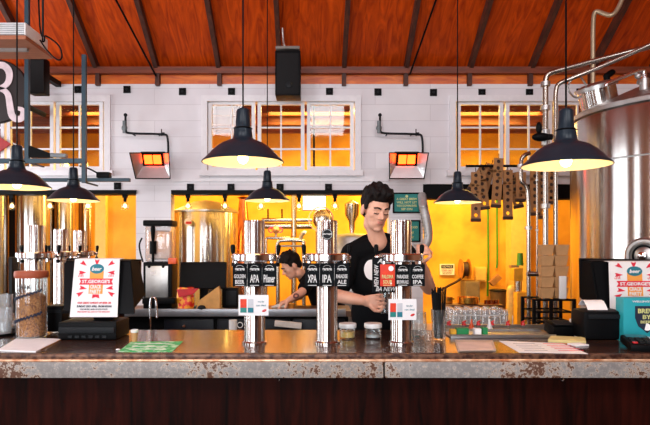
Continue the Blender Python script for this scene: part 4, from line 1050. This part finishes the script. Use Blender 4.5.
MB().box((X(203.5, Y), Y, (Z(262, Y)+Z(289, Y))/2), (X(226, Y)-X(180, Y), .05, Z(262, Y)-Z(289, Y)), (-.2, 0, 0), .008).build('panel', black_plastic, t)
MB().box((X(203, Y), Y+.06, (cz+Z(280, Y))/2), (.08, .05, Z(280, Y)-cz), None, .01).build('stand', black_plastic, t)
MB().box((X(203, Y), Y+.06, cz+.008), (.22, .18, .015), None, .005).build('foot', black_plastic, t)
Y = 5.08
def bagform(name, px, py0, py1, wpx, m, lb, cat, skew=0.0, Y=Y):
    b = MB(); x0, x1 = X(px-wpx/2, Y), X(px+wpx/2, Y); zt_ = Z(py0, Y)
    rows = []
    for k in range(7):
        f = k/6; z = cz+.001+(zt_-cz)*f; dp = .05*(1-f*.75)
        ring = []
        for i in range(16):
            an_ = 2*PI*i/16; wv = 1+.08*math.sin(3*an_+k)
            ring.append(((x0+x1)/2+skew*f+(x1-x0)/2*math.cos(an_)*wv*(.92+.1*math.sin(f*3)), Y+dp*math.sin(an_)*wv, z+.008*math.sin(an_*2+k)*f))
        rows.append(ring+[ring[0]])
    b.quadstrip(rows); bmesh.ops.remove_doubles(b.b, verts=b.b.verts[:], dist=1e-5); b.b.faces.new([v_ for v_ in b.b.verts][:16][::-1])
    return b
t = thing('snack_bag', 'red and yellow snack bag on the back counter', 'snack bag', (X(186, Y), Y, cz)); bagform('', 185, 288, 308, 17, red_card, '', '', .01).build('bag', mat('yellow foil', (238, 158, 40), .35, .2, scale=24, col2=(216, 40, 28), sharp=(.45, .52)), t)
MB().prism([(X(178, Y), Z(289, Y)), (X(200, Y), Z(288, Y)), (X(194, Y), Z(294, Y)), (X(180, Y), Z(297, Y))], .012, Matrix.Translation((0, Y-.05, 0))).build('top_flap', red_plastic, t)
t = thing('paper_bag', 'open tan paper bag slumped on the back counter', 'paper bag', (X(212, Y), Y, cz)); 
MB().prism([(X(196, Y), cz+.002), (X(200, Y), Z(300, Y)), (X(219, Y), Z(286, Y)), (X(220.5, Y), Z(292, Y)), (X(220, Y), cz+.002)], .07, Matrix.Translation((0, Y-.03, 0))).build('bag', mat('tan paper', (222, 166, 96), .7, var=.12), t)
MB().ball((X(203, Y), Y-.06, cz+.028), .03, (1.3, .8, .9)).build('grey_contents', charcoal, t)
t = thing('cash_box', 'small black box with a lighter door beside the left tap tower', 'box', (X(230, Y), Y+.1, cz)); MB().pbox(222, 288, 238, 307.5, Y+.2, Y+.36, .005).build('body', black_plastic, t); MB().pbox(226, 291, 236, 305, Y+.195, Y+.205, .002).build('door', charcoal, t)
t = thing('coffee_mug', 'white mug under the counter edge behind the left tap tower', 'mug', (X(233, 4.7), 4.7, .8)); t.location = (X(233, 4.75), 4.75, 0)
MB().cyl((X(233, 4.75), 4.75, Z(330, 4.75)), (X(233, 4.75), 4.75, Z(320, 4.75)), .035).build('cup', white_plastic, t); MB().lathe([(.02, 0), (.026, 0), (.026, .01), (.02, .01)], (X(240, 4.75), 4.745, Z(325, 4.75)), 16, 'Y', close=True).build('handle', white_plastic, t)
MB().box((X(233, 4.75), 4.75, Z(330, 4.75)/2), (.14, .12, Z(330, 4.75)-.001)).build('pedestal', black_plastic, t)
tag(MB().box((X(288, 4.96), 4.99, .86), (.24, .06, .05), (0, .1, 0), .006).build('folded_towel', cloth_white), 'folded white towel hung on the fridge front below the worker', 'towel')
tag(MB().ball(W(281, 306, 5.1)+Vector((0, 0, .0)), .05, (1.3, .8, .42)).ball(W(276, 307, 5.12), .035, (1.4, .8, .4)).build('bar_cloth', cloth_white, remesh=.006), 'white cloth under the bending worker\'s hand', 'cloth')
Y = 5.15; p = W(291, 308, Y); t = thing('honey_jar', 'small amber pot beside the bending worker\'s hand', 'pot', (p.x, Y, cz)); MB().lathe([(0, 0), (.025, 0), (.03, .055), (.026, .055), (0, .05)], (p.x, Y, cz), 20).build('pot', mat('amber', (214, 138, 60), .25, coat=.5), t)

# ---------------------------------------------------------------- brewery behind the openings
def vat(px, r, Y, py_top, lb, m=steel_warm, legs=True, z0=.4):
    c = (X(px, Y), Y, 0); zt_ = Z(py_top, Y)
    t = thing('brew_tank', lb, 'tank', c, 'brewery tanks behind the wall')
    MB().lathe([(.04, z0-.2), (r-.03, z0), (r, z0+.05), (r, zt_-.03), (r-.012, zt_)], c, 48).build('body', m, t)
    MB().lathe([(r-.005, zt_-.02), (r+.014, zt_-.012), (r+.014, zt_+.01), (r-.03, zt_+.03), (r*.4, zt_+.14), (0, zt_+.17)], c, 48).build('lid', steel_dull, t)
    for k in range(3):
        a = 2*PI*k/3+.5; MB().cyl((c[0]+r*.8*math.cos(a), Y+r*.8*math.sin(a), 0), (c[0]+r*.8*math.cos(a), Y+r*.8*math.sin(a), z0+.05), .035).build('leg', steel_dull, t)
    return t
vat(206, .45, 8.0, 212, 'wide steel brewing tank behind the till monitor')
vat(34, .225, 7.6, 176, 'silver tank behind the left tap towers, leftmost')
vat(65, .135, 7.9, 172, 'slim steel tank between two wider ones, left opening')
vat(86, .105, 8.35, 172, 'narrow warm-lit tank beside the orange wall')
vat(-4, .15, 7.4, 172, 'dark-edged steel tank cut by the left picture edge')
t = thing('black_cabinet', 'tall black panel between the leftmost tanks', 'cabinet', (X(13, 8.4), 8.4, 0)); MB().pbox(5, 180, 21, 366, 8.4, 8.6, .01).build('panel', black_plastic, t)
tag(MB().pbox(49, 190, 56, 350, 8.5, 8.6).build('dark_gap_strip', black_steel), 'dark strip filling the shaded gap between the silver tank and the slim tank', 'post')  # black strip added where there is only a dark gap between the tanks
# thermometer label on wide tank
Y = 7.48; t = thing('tank_gauge', 'small red and white gauge on the wide brewing tank', 'gauge', W(188, 224, Y)); MB().cyl(W(188, 222, Y), W(188, 222, Y+.06), .05, seg=24).build('dial', paper, t); MB().pbox(184.5, 221.5, 191.5, 224, Y-.006, Y).build('red_band', red_plastic, t)
# lit screen
Y = 7.6; t = thing('lit_screen', 'bright white screen with a small red dot high in the brewery', 'screen', W(314, 211, Y)); MB().pbox(302.5, 195.5, 326, 210.5, Y, Y+.05, .004).build('casing', charcoal, t); MB().pbox(303, 196, 325.5, 209.8, Y-.004, Y+.002).build('display', screen_white, t); MB().cyl(W(311, 203, Y-.007), W(311, 203, Y-.003), .012, seg=16).build('red_dot', red_plastic, t)
MB().cyl(W(314, 197, Y+.03), (X(314, Y+.03), Y+.03, 3.6), .015).build('hanger', black_steel, t)
# round vessel door
Y = 7.3; c = W(321, 219, Y); t = thing('kettle_head', 'round polished kettle head rising behind the centre tap tower', 'kettle', (c.x, Y, 0))
MB().lathe([(.165, 0), (.165, .02), (.15, .02), (.15, 0)], c, 40, 'Y', close=True).build('rim', copper, t); MB().ball(c+Vector((.03, .05, 0)), .14, (1, .7, 1), 28).build('bulb', steel_warm, t)
MB().cyl((c.x, Y+.06, 0), (c.x, Y+.06, c.z-.12), .07).build('column', steel_warm, t)
# shelf with valves, frame, hopper
Y = 8.6; t = thing('pipe_manifold', 'steel pipe manifold with red wheels behind the bending worker', 'pipework', (X(285, Y), Y, 0))
MB().cyl(W(262, 220, Y), W(312, 220, Y), .03).cyl(W(262, 226, Y+.05), W(312, 226, Y+.05), .05).build('header_pipe', steel_warm, t)
MB().cyl((X(294, Y), Y, 0), W(294, 190, Y), .045).build('riser', steel_warm, t)
for px in (268, 282): MB().cyl(W(px, 220, Y), W(px, 209, Y), .012).build('vent_stub', black_steel, t)
MB().cyl(W(266, 238, Y), W(290, 238, Y), .025).cyl(W(266, 238, Y), (X(266, Y), Y, 0), .025).cyl(W(276, 226, Y), W(276, 238, Y), .02).build('branch_pipe', steel_warm, t)
for px in (271, 280): MB().lathe([(.028, 0), (.045, 0), (.045, .02), (.028, .02)], W(px, 230, Y-.08), 20, 'Y', close=True).build('valve_wheel', red_plastic, t)
MB().ball(W(276, 230, Y-.06), .06).build('pump_head', brass_line, t)
Y = 7.9; t = thing('steel_trestle', 'pale pipe trestle directly behind the bending worker', 'trestle', (X(290, Y), Y, 0))
MB().tube([(X(278, Y), Y, 0), W(278, 262, Y), W(277, 243, Y), W(280, 240, Y), W(303, 240, Y), W(304, 243, Y), (X(304, Y), Y, 0)], .03, 10, 2).build('frame', steel_warm, t); MB().cyl(W(279, 246, Y), W(303, 246, Y), .015).build('cross_bar', steel_dull, t)
MB().tube([W(300, 240, Y), W(303, 232, Y), W(306, 233, Y)], .03).build('spigot', steel_dull, t)
Y = 8.0; t = thing('hop_hopper', 'small steel hopper behind the bartender\'s shoulder', 'hopper', W(352, 232, Y)); c = (X(352, Y), Y, 0); t.location = (c[0], Y, 0)
MB().lathe([(0, Z(231, Y)), (.04, Z(230, Y)), (.045, Z(222, Y)), (.1, Z(215, Y)), (.11, Z(204, Y)), (.085, Z(203, Y)), (0, Z(200, Y))], c, 28).build('vessel', steel_warm, t); MB().cyl((c[0], Y, 0), (c[0], Y, Z(230, Y)), .03).build('column', steel_warm, t)
t = thing('mash_tun', 'low pale steel tun behind the bartender', 'tank', (X(352, 7.4), 7.4, 0)); MB().lathe([(.05, .3), (.32, .32), (.34, .4), (.34, Z(238, 7.4)), (.31, Z(235, 7.4)), (0, Z(233, 7.4))], (X(352, 7.4), 7.4, 0), 40).build('vessel', steel_dull, t); MB().cyl((X(352, 7.4), 7.4, 0), (X(352, 7.4), 7.4, .32), .1).build('foot', steel_dull, t)
Y = 8.8; t = thing('copper_still', 'dull copper cone left of the manifold behind the left tap tower', 'still', (X(242, Y), Y, 0))
MB().lathe([(.3, 0), (.3, 1.3), (.26, 1.5), (.1, 1.9), (.06, 2.3), (.09, 2.33), (0, 2.36)], (X(243, Y), Y, 0), 32).build('vessel', copper, t)
# right part of the brewery
Y = 9.5
t = thing('hose_reel', 'dark hose reel on the ochre wall', 'hose reel', W(464, 280, Y)); Y = 9.38; MB().cyl(W(461.5, 269, Y), W(468, 269, Y-.02), .12, seg=24).build('drum', mat('dark hose rubber', (60, 30, 22), .6), t); MB().cyl(W(460.5, 269, Y), W(461.3, 269, Y), .17, seg=28).cyl(W(468.2, 269, Y-.02), W(469, 269, Y-.02), .17, seg=28).build('flange', mat('ochre reel', (200, 130, 40), .5), t)
MB().tube([W(464, 276, Y), W(458, 281, Y), W(448, 286, Y-.1), W(438, 292, Y-.3)], .02).build('hose', MATS['dark hose rubber'], t)
MB().box(W(465, 264, Y+.1), (.06, .2, .06)).build('bracket', black_steel, t); Y = 9.5
t = thing('notice_sign', 'small white notice with dark header on the ochre wall', 'sign', W(447, 275, Y)); MB().pbox(440, 264, 454.5, 275, Y+.06, Y+.09).build('plate', paper, t); MB().pbox(441.3, 265, 453.3, 268.3, Y+.055, Y+.062).build('header', navy_ink, t); text('NOTICE', .035, W(447.3, 266.6, Y+.05), paper, t, width=.16)
text('STAFF ONLY', .03, W(447.3, 270.5, Y+.055), pink_ink, t, width=.19); text('NO ENTRY', .03, W(447.3, 273, Y+.055), grey_ink, t, width=.16)
t = thing('wall_box', 'pale square electrical box right of the hose reel', 'electrical box', W(481, 282, Y)); MB().pbox(475.5, 267, 486.5, 281.5, Y, Y+.1, .01).build('box', ochre_pale, t); MB().pbox(477, 269, 485, 280, Y-.01, Y+.002).build('door', ochre_pale, t)
t = thing('grey_cabinet', 'grey cabinet standing below the hose reel', 'cabinet', (X(472, Y), Y, 0)); MB().pbox(466, 281.5, 480, 392, Y-.3, Y+.05, .01).build('body', mat('warm grey', (130, 112, 92), .6), t); MB().pbox(467, 283, 479, 320, Y-.31, Y-.298).build('door', MATS['warm grey'], t)
t = thing('wooden_crate', 'tilted brown crate above a dark bin', 'crate', W(495, 282, 9.5)); MB().box(W(495, 280, 9.42), (.2, .1, .1), (0, -.75, 0), .004).build('box', kraft_dark, t); MB().box(W(495, 280, 9.54), (.04, .12, .04)).build('bracket', black_steel, t)
t = thing('dark_bin', 'dark bin on the floor below the tilted crate', 'bin', (X(498, 9.15), 9.15, 0)); MB().lathe([(0, 0), (.1, 0), (.125, Z(291, 9.2)), (.13, Z(290, 9.2)), (0, Z(289, 9.2))], (X(498, 9.15), 9.15, 0), 24).build('tub', mat('brown bin', (104, 78, 54), .6), t); MB().lathe([(.125, Z(291, 9.2)), (.14, Z(290.6, 9.2)), (.14, Z(289.6, 9.2)), (.125, Z(289.2, 9.2))], (X(498, 9.15), 9.15, 0), 24).build('rim', charcoal, t)
for px, y1, lb in ((488, 296, 'green hose hanging on the ochre wall, left of two'), (497, 268, 'green hose hanging on the ochre wall, right of two')):
    tag(MB().tube([W(px, 190, 9.56), W(px, 230, 9.56), W(px+.5, 262, 9.56), W(px-.5, y1, 9.56)], .017, 8).build('green_hose', hose_green), lb, 'hose', 'green hoses')
Y = 7.4; t = thing('filling_machine', 'yellow-lit filling machine with a green canister on top', 'machine', (X(519, Y), Y, 0))
MB().pbox(517, 292, 533, 364, Y, Y+.4, .02).build('body', mat('yellow enamel', (240, 178, 50), .5), t)
MB().pbox(514, 268, 523, 281, Y+.02, Y+.2, .01).build('head', MATS['yellow enamel'], t)
MB().cyl(W(518, 281, Y+.1), W(518, 300, Y+.1), .05).build('column', steel_warm, t)
MB().cyl(W(520, 265.5, Y+.1), W(520, 253, Y+.1), .045, .035).build('green_canister', hose_green, t)
MB().cyl(W(512, 290, Y+.2), W(512, 364, Y+.2), .07).ball(W(512, 290, Y+.2), .07).build('side_cylinder', mat('cream drum', (236, 196, 110), .4), t)
for py in (301, 317): MB().cyl(W(529, py, Y), W(527, py, Y-.08), .03, seg=12).build('port', copper, t)
MB().box((X(518, Y), Y+.15, Z(267, Y)), (.1, .1, .04)).build('collar', steel_dull, t)
Y = 6.9; t = thing('brass_pots', 'row of brass pans along the shelf above the glass rack', 'shelf', (X(475, Y), Y, 0))
MB().pbox(446, 305, 504, 308, Y, Y+.3, .004).build('shelf_board', counter_wood, t)
for sx in (449, 501): MB().box((X(sx, Y), Y+.2, Z(308, Y)/2), (.05, .05, Z(308, Y))).build('leg', black_steel, t)
t['label'] = 'timber shelf above the glass rack carrying brass pans'; t.name = 'wall_shelf'
for px, r, lb in ((451, .055, 'small brass pan at the left end of the shelf'), (471, .13, 'wide brass pan in the middle of the shelf')):
    c = (X(px, Y), Y+.14, Z(305, Y)+.001); t = thing('brass_pan', lb, 'pan', c, 'brass pans on the shelf'); MB().lathe([(0, 0), (r*.9, 0), (r, .01), (r, .085), (r*.96, .085), (r*.94, .012), (0, .01)], c, 28).build('bowl', mat('brass', (236, 176, 80), .25, .9), t); MB().cyl((c[0]+r*.98, c[1], c[2]+.06), (c[0]+r+.02, c[1], c[2]+.06), .008).build('handle', charcoal, t)
for k in range(3):
    c = (X(489+k*5, Y), Y+.1, Z(305, Y)+.001); t = thing('brass_fitting', f'{("first", "second", "third")[k]} round brass fitting from the wide pan on the shelf', 'fitting', c, 'brass fittings on the shelf'); MB().lathe([(.022, 0), (.03, 0), (.03, .05), (.022, .05)], c, 16, close=True).build('sleeve', copper, t)

# ---------------------------------------------------------------- people
from mathutils.bvhtree import BVHTree
def head_mesh(b, M):
    R = M.to_3x3().to_4x4()
    def e(c, r): b.ball(M @ Vector(c), 1.0, r, 20, R)
    def l(*pts): b.limb([(M @ Vector(p), r) for p, r in pts], 12)
    e((0, .014, .036), (.076, .094, .082)); e((0, -.028, -.018), (.064, .06, .084)); e((0, -.034, -.066), (.053, .05, .05))
    e((0, -.064, -.1), (.025, .018, .016))
    for s in (-1, 1):
        e((s*.040, -.050, -.018), (.023, .025, .024)); e((s*.079, .012, -.006), (.010, .021, .032)); e((s*.030, -.071, -.001), (.0155, .0145, .0125))
        e((s*.012, -.093, -.033), (.0095, .010, .008)); e((s*.042, -.02, -.064), (.012, .028, .02))
        l(((s*.012, -.081, .02), .011), ((s*.042, -.073, .019), .011))
    l(((0, -.082, .012), .008), ((0, -.098, -.016), .0095), ((0, -.105, -.029), .0115))
    e((0, -.076, -.06), (.024, .017, .018)); l(((0, .03, -.05), .046), ((0, .03, -.09), .045))
def face_parts(body, M):
    T = lambda *p: M @ Vector(p); R = M.to_3x3().to_4x4()
    for s in (-1, 1):
        MB().tube([T(s*.012, -.0935, .021), T(s*.03, -.0905, .029), T(s*.05, -.077, .022)], .0042, 8).build('eyebrow', hair_dark, body)
        MB().tube([T(s*.016, -.0845, -.007), T(s*.030, -.0865, -.0095), T(s*.046, -.078, -.006)], .0027, 6).build('eyelashes', hair_dark, body)
    b = MB(); b.ball(T(0, -.089, -.0535), 1, (.021, .0055, .0038), 16, R); b.ball(T(0, -.089, -.0625), 1, (.018, .0055, .0044), 16, R); b.build('lips', lip, body)
def hair_mesh(M, big=1.0, seed=3):
    rg = random.Random(seed); b = MB(); R = M.to_3x3().to_4x4()
    def e(c, r): b.ball(M @ Vector(c), 1.0, r, 18, R)
    e((0, .032, .05), (.084, .092, .08)); e((0, .066, -.005), (.066, .046, .06)); e((0, .0, .088), (.072*big, .082*big, .056*big))
    for s in (-1, 1): e((s*.072, -.014, .03), (.011, .022, .03)); e((s*.066, -.03, .07), (.018, .028, .026))
    for i in range(90):
        a = rg.uniform(0, 2*PI); z = rg.uniform(.12, 1.0); q = math.sqrt(1-z*z)
        c = Vector((.078*big*q*math.cos(a), .005+.09*big*q*math.sin(a), .075+.068*big*z)); r = rg.uniform(.009, .023)
        if c.y < -.055 and c.z < .095: c.z = .095+rg.uniform(0, .02)
        b.ball(M @ c, r, (1.7, .75, .8), 10, (rg.uniform(0, 3), rg.uniform(0, 3), rg.uniform(0, 3)))
    return b
def hand(b, wrist, d, n, thumb=1, curl=(1.0, 1.2, .7), s=1.0):
    wrist = Vector(wrist); d = Vector(d).normalized(); n = Vector(n); n = (n-d*n.dot(d)).normalized(); a = d.cross(n)
    Ls = ((.040, .026, .020), (.045, .029, .022), (.042, .027, .021), (.033, .021, .018))
    for i in range(4):
        off = (-.032+.0215*i)*thumb*-1
        k = wrist+d*(.088-.004*abs(i-1))*s+a*off*s
        b.limb([(wrist+a*off*.45*s, .0165), (k, .0125)], 10)
        ang_ = .25; pts = [(k, .0098)]; p = k
        for L, c in zip(Ls[i], curl):
            ang_ += c*(1+.06*i); v = d*math.cos(ang_)+n*math.sin(ang_); p = p+v*L*s; pts.append((p, .0088-.0008*len(pts)))
        b.limb(pts, 10)
    side = a*thumb
    t0 = wrist+d*.022*s+side*.02*s; t1 = t0+(d*.6+side*.65+n*.35).normalized()*.042*s; t2 = t1+(d*.75+side*.1+n*.65).normalized()*.03*s; t3 = t2+(d*.55-side*.25+n*.75).normalized()*.024*s
    b.limb([(t0, .016), (t1, .0115), (t2, .010), (t3, .008)], 10)
def patch(target, c, rx, rz, name, m, parent, dirn=(0, 1, 0), hole=None):
    """thin printed patch laid onto the surface it decorates"""
    dg = bpy.context.evaluated_depsgraph_get()
    off = Vector((0, 0, 0)); p = target
    while p: off += p.location; p = p.parent
    vs = [v.co+off for v in target.data.vertices]; bv = BVHTree.FromPolygons(vs, [list(f.vertices) for f in target.data.polygons])
    c = Vector(c); rows = []
    for i in range(7):
        r = (i/6) if hole is None else hole+(1-hole)*i/6; row = []
        for k in range(25):
            a = 2*PI*k/24; o_ = c+Vector((rx*r*math.cos(a), -.6, rz*r*math.sin(a)))
            h = bv.ray_cast(o_, Vector(dirn)); row.append((h[0] if h[0] else c)+Vector((0, -.0025, 0)))
        rows.append(row)
    return MB().quadstrip(rows).build(name, m, parent)
# the bartender
P = lambda px, py, Y: W(px, py, Y)
bar_p = thing('person', 'bartender in a black t-shirt looking down, dark curly hair, pouring at the tap', 'person', (X(377, 3.42), 3.42, 0))
HM = Matrix.Translation(P(375.5, 210.5, 3.30)) @ Euler((0, 0, math.radians(20))).to_matrix().to_4x4() @ Euler((math.radians(13), math.radians(4), 0)).to_matrix().to_4x4()
b = MB(); head_mesh(b, HM)
nb = P(375, 246, 3.37); shl, shr = P(351.5, 253, 3.38), P(405, 253, 3.38)
ell, wrl = P(337, 296, 3.28), P(366, 301, 3.04)
elr, wrr = P(429, 288, 3.2), P(419.5, 260, 2.95)
b.limb([(HM @ Vector((.006, .02, -.08)), .047), (P(378.5, 243, 3.36), .055)], 16)
tb = P(376, 252, 3.39); b.limb([(tb, .05), (shl, .045)]).limb([(tb, .05), (shr, .045)])
b.ball(P(378, 274, 3.41), 1, (.165, .1, .17), 20).ball(P(378, 312, 3.42), 1, (.145, .095, .19), 20).ball(P(378, 344, 3.43), 1, (.155, .1, .13), 20)
b.limb([(shl, .05), (shl.lerp(ell, .5), .046), (ell, .039), (ell.lerp(wrl, .35), .038), (wrl, .026)], 14)
b.limb([(shr, .05), (shr.lerp(elr, .5), .046), (elr, .039), (elr.lerp(wrr, .35), .038), (wrr, .026)], 14)
hand(b, wrl, (1, -.12, -.02), (.1, -1, .1), 1, (.9, 1.15, .6), 1.0)
hand(b, wrr, (-.18, -.75, .55), (.9, -.3, .2), -1, (.9, 1.1, .6), .98)
for s in (-1, 1): b.limb([((bar_p.location.x+s*.085, 3.43, .95), .085), ((bar_p.location.x+s*.1, 3.41, .5), .055), ((bar_p.location.x+s*.1, 3.44, .1), .04)], 14)
body = b.build('body', skin, bar_p, remesh=.0045)
face_parts(body, HM)
hair_mesh(HM, 1.06).build('hair', hair_dark, bar_p, remesh=.005)
b = MB()
b.ball(P(378, 276, 3.41), 1, (.182, .116, .185), 24).ball(P(378, 312, 3.42), 1, (.166, .112, .2), 24).ball(P(378, 344, 3.43), 1, (.174, .117, .13), 24)
nk = P(377, 246.5, 3.4)
b.limb([(nk, .074), (shl, .062)]).limb([(nk, .074), (shr, .062)]).limb([(P(366, 241.5, 3.42), .043), (shl, .062)]).limb([(P(389, 240.5, 3.42), .043), (shr, .062)]).limb([(P(366, 241.5, 3.42), .043), (P(377, 238, 3.45), .048), (P(389, 240.5, 3.42), .043)])
b.limb([(shl, .064), (shl.lerp(ell, .72), .066)], 16).limb([(shr, .064), (shr.lerp(elr, .62), .066)], 16)
shirt = b.build('t_shirt', tee_black, bar_p, remesh=.007)
patch(shirt, P(372, 270, 3.28), .044, .06, 'chest_print', paper, shirt)
b = MB(); xq = bar_p.location.x
b.ball((xq, 3.43, .93), 1, (.168, .115, .12), 20)
for s in (-1, 1): b.limb([((xq+s*.085, 3.43, .9), .098), ((xq+s*.1, 3.41, .5), .07), ((xq+s*.1, 3.44, .07), .058)], 14)
b.build('trousers', trouser, bar_p, remesh=.009)
for s in (-1, 1): MB().ball((xq+s*.1, 3.38, .045), 1, (.05, .135, .045), 16).build('shoe', black_plastic, bar_p)
# glass held in the hand
g = P(384.5, 313, 3.0)
t = thing('beer_glass', 'clear beer glass in the bartender\'s fist behind the promo card', 'glass', g)
MB().lathe([(0, .003), (.024, .003), (.026, 0), (.032, .12), (.03, .12), (.024, .01), (0, .01)], g, 24).build('bowl', clear, t)
# the bending worker
wk = thing('person', 'worker in a black t-shirt bending over the back counter, face in profile', 'person', (X(335, 5.85), 5.85, 0))
HM = Matrix.Translation(P(291, 266, 5.42)) @ Euler((0, 0, math.radians(-72))).to_matrix().to_4x4() @ Euler((math.radians(30), 0, 0)).to_matrix().to_4x4()
b = MB(); head_mesh(b, HM)
nb = P(304, 276, 5.52); s1, s2 = P(309, 281, 5.44), P(318, 276, 5.78)
e1, w1 = P(302, 292, 5.26), P(289, 300, 5.12); e2, w2 = P(300, 296, 5.72), P(290, 300, 5.44)
b.limb([(HM @ Vector((0, .03, -.09)), .052), (nb, .056)], 16).limb([(nb, .058), (s1, .05)]).limb([(nb, .058), (s2, .05)])
ch, hp = P(322, 290, 5.66), P(335, 330, 5.85)
b.limb([(nb, .06), (ch, .13), (hp, .125)], 20)
b.limb([(s1, .05), (e1, .04), (w1, .027)], 14).limb([(s2, .05), (e2, .04), (w2, .027)], 14)
hand(b, w1, (-.8, -.3, -.35), (.2, .1, -1), 1, (.3, .4, .3)); hand(b, w2, (-.8, -.4, -.25), (.2, .1, -1), -1, (.3, .4, .3))
for s in (-1, 1): b.limb([((wk.location.x, 5.87+s*.09, .9), .085), ((wk.location.x-.02, 5.87+s*.1, .5), .055), ((wk.location.x+.02, 5.87+s*.1, .1), .04)], 14)
body = b.build('body', skin, wk, remesh=.0055)
face_parts(body, HM)
hair_mesh(HM, .94, 8).build('hair', hair_dark, wk, remesh=.006)
b = MB(); b.limb([(nb+Vector((.02, .01, -.012)), .082), (ch, .155), (hp, .145)], 24)
b.limb([(nb.lerp(s1, .55), .07), (s1, .066), (s1.lerp(e1, .68), .066)], 16).limb([(nb.lerp(s2, .55), .07), (s2, .066), (s2.lerp(e2, .68), .066)], 16)
b.build('t_shirt', tee_black, wk, remesh=.008)
b = MB()
for s in (-1, 1): b.limb([((wk.location.x, 5.87+s*.08, .92), .11), ((wk.location.x-.02, 5.87+s*.1, .5), .07), ((wk.location.x+.02, 5.87+s*.1, .07), .058)], 14)
b.build('trousers', trouser, wk, remesh=.009)
for s in (-1, 1): MB().ball((wk.location.x-.04, 5.87+s*.1, .045), 1, (.135, .05, .045), 16).build('shoe', black_plastic, wk)
patch(body, e1.lerp(w1, .45), .028, .024, 'forearm_tattoo', ink_tattoo, body, hole=.45)
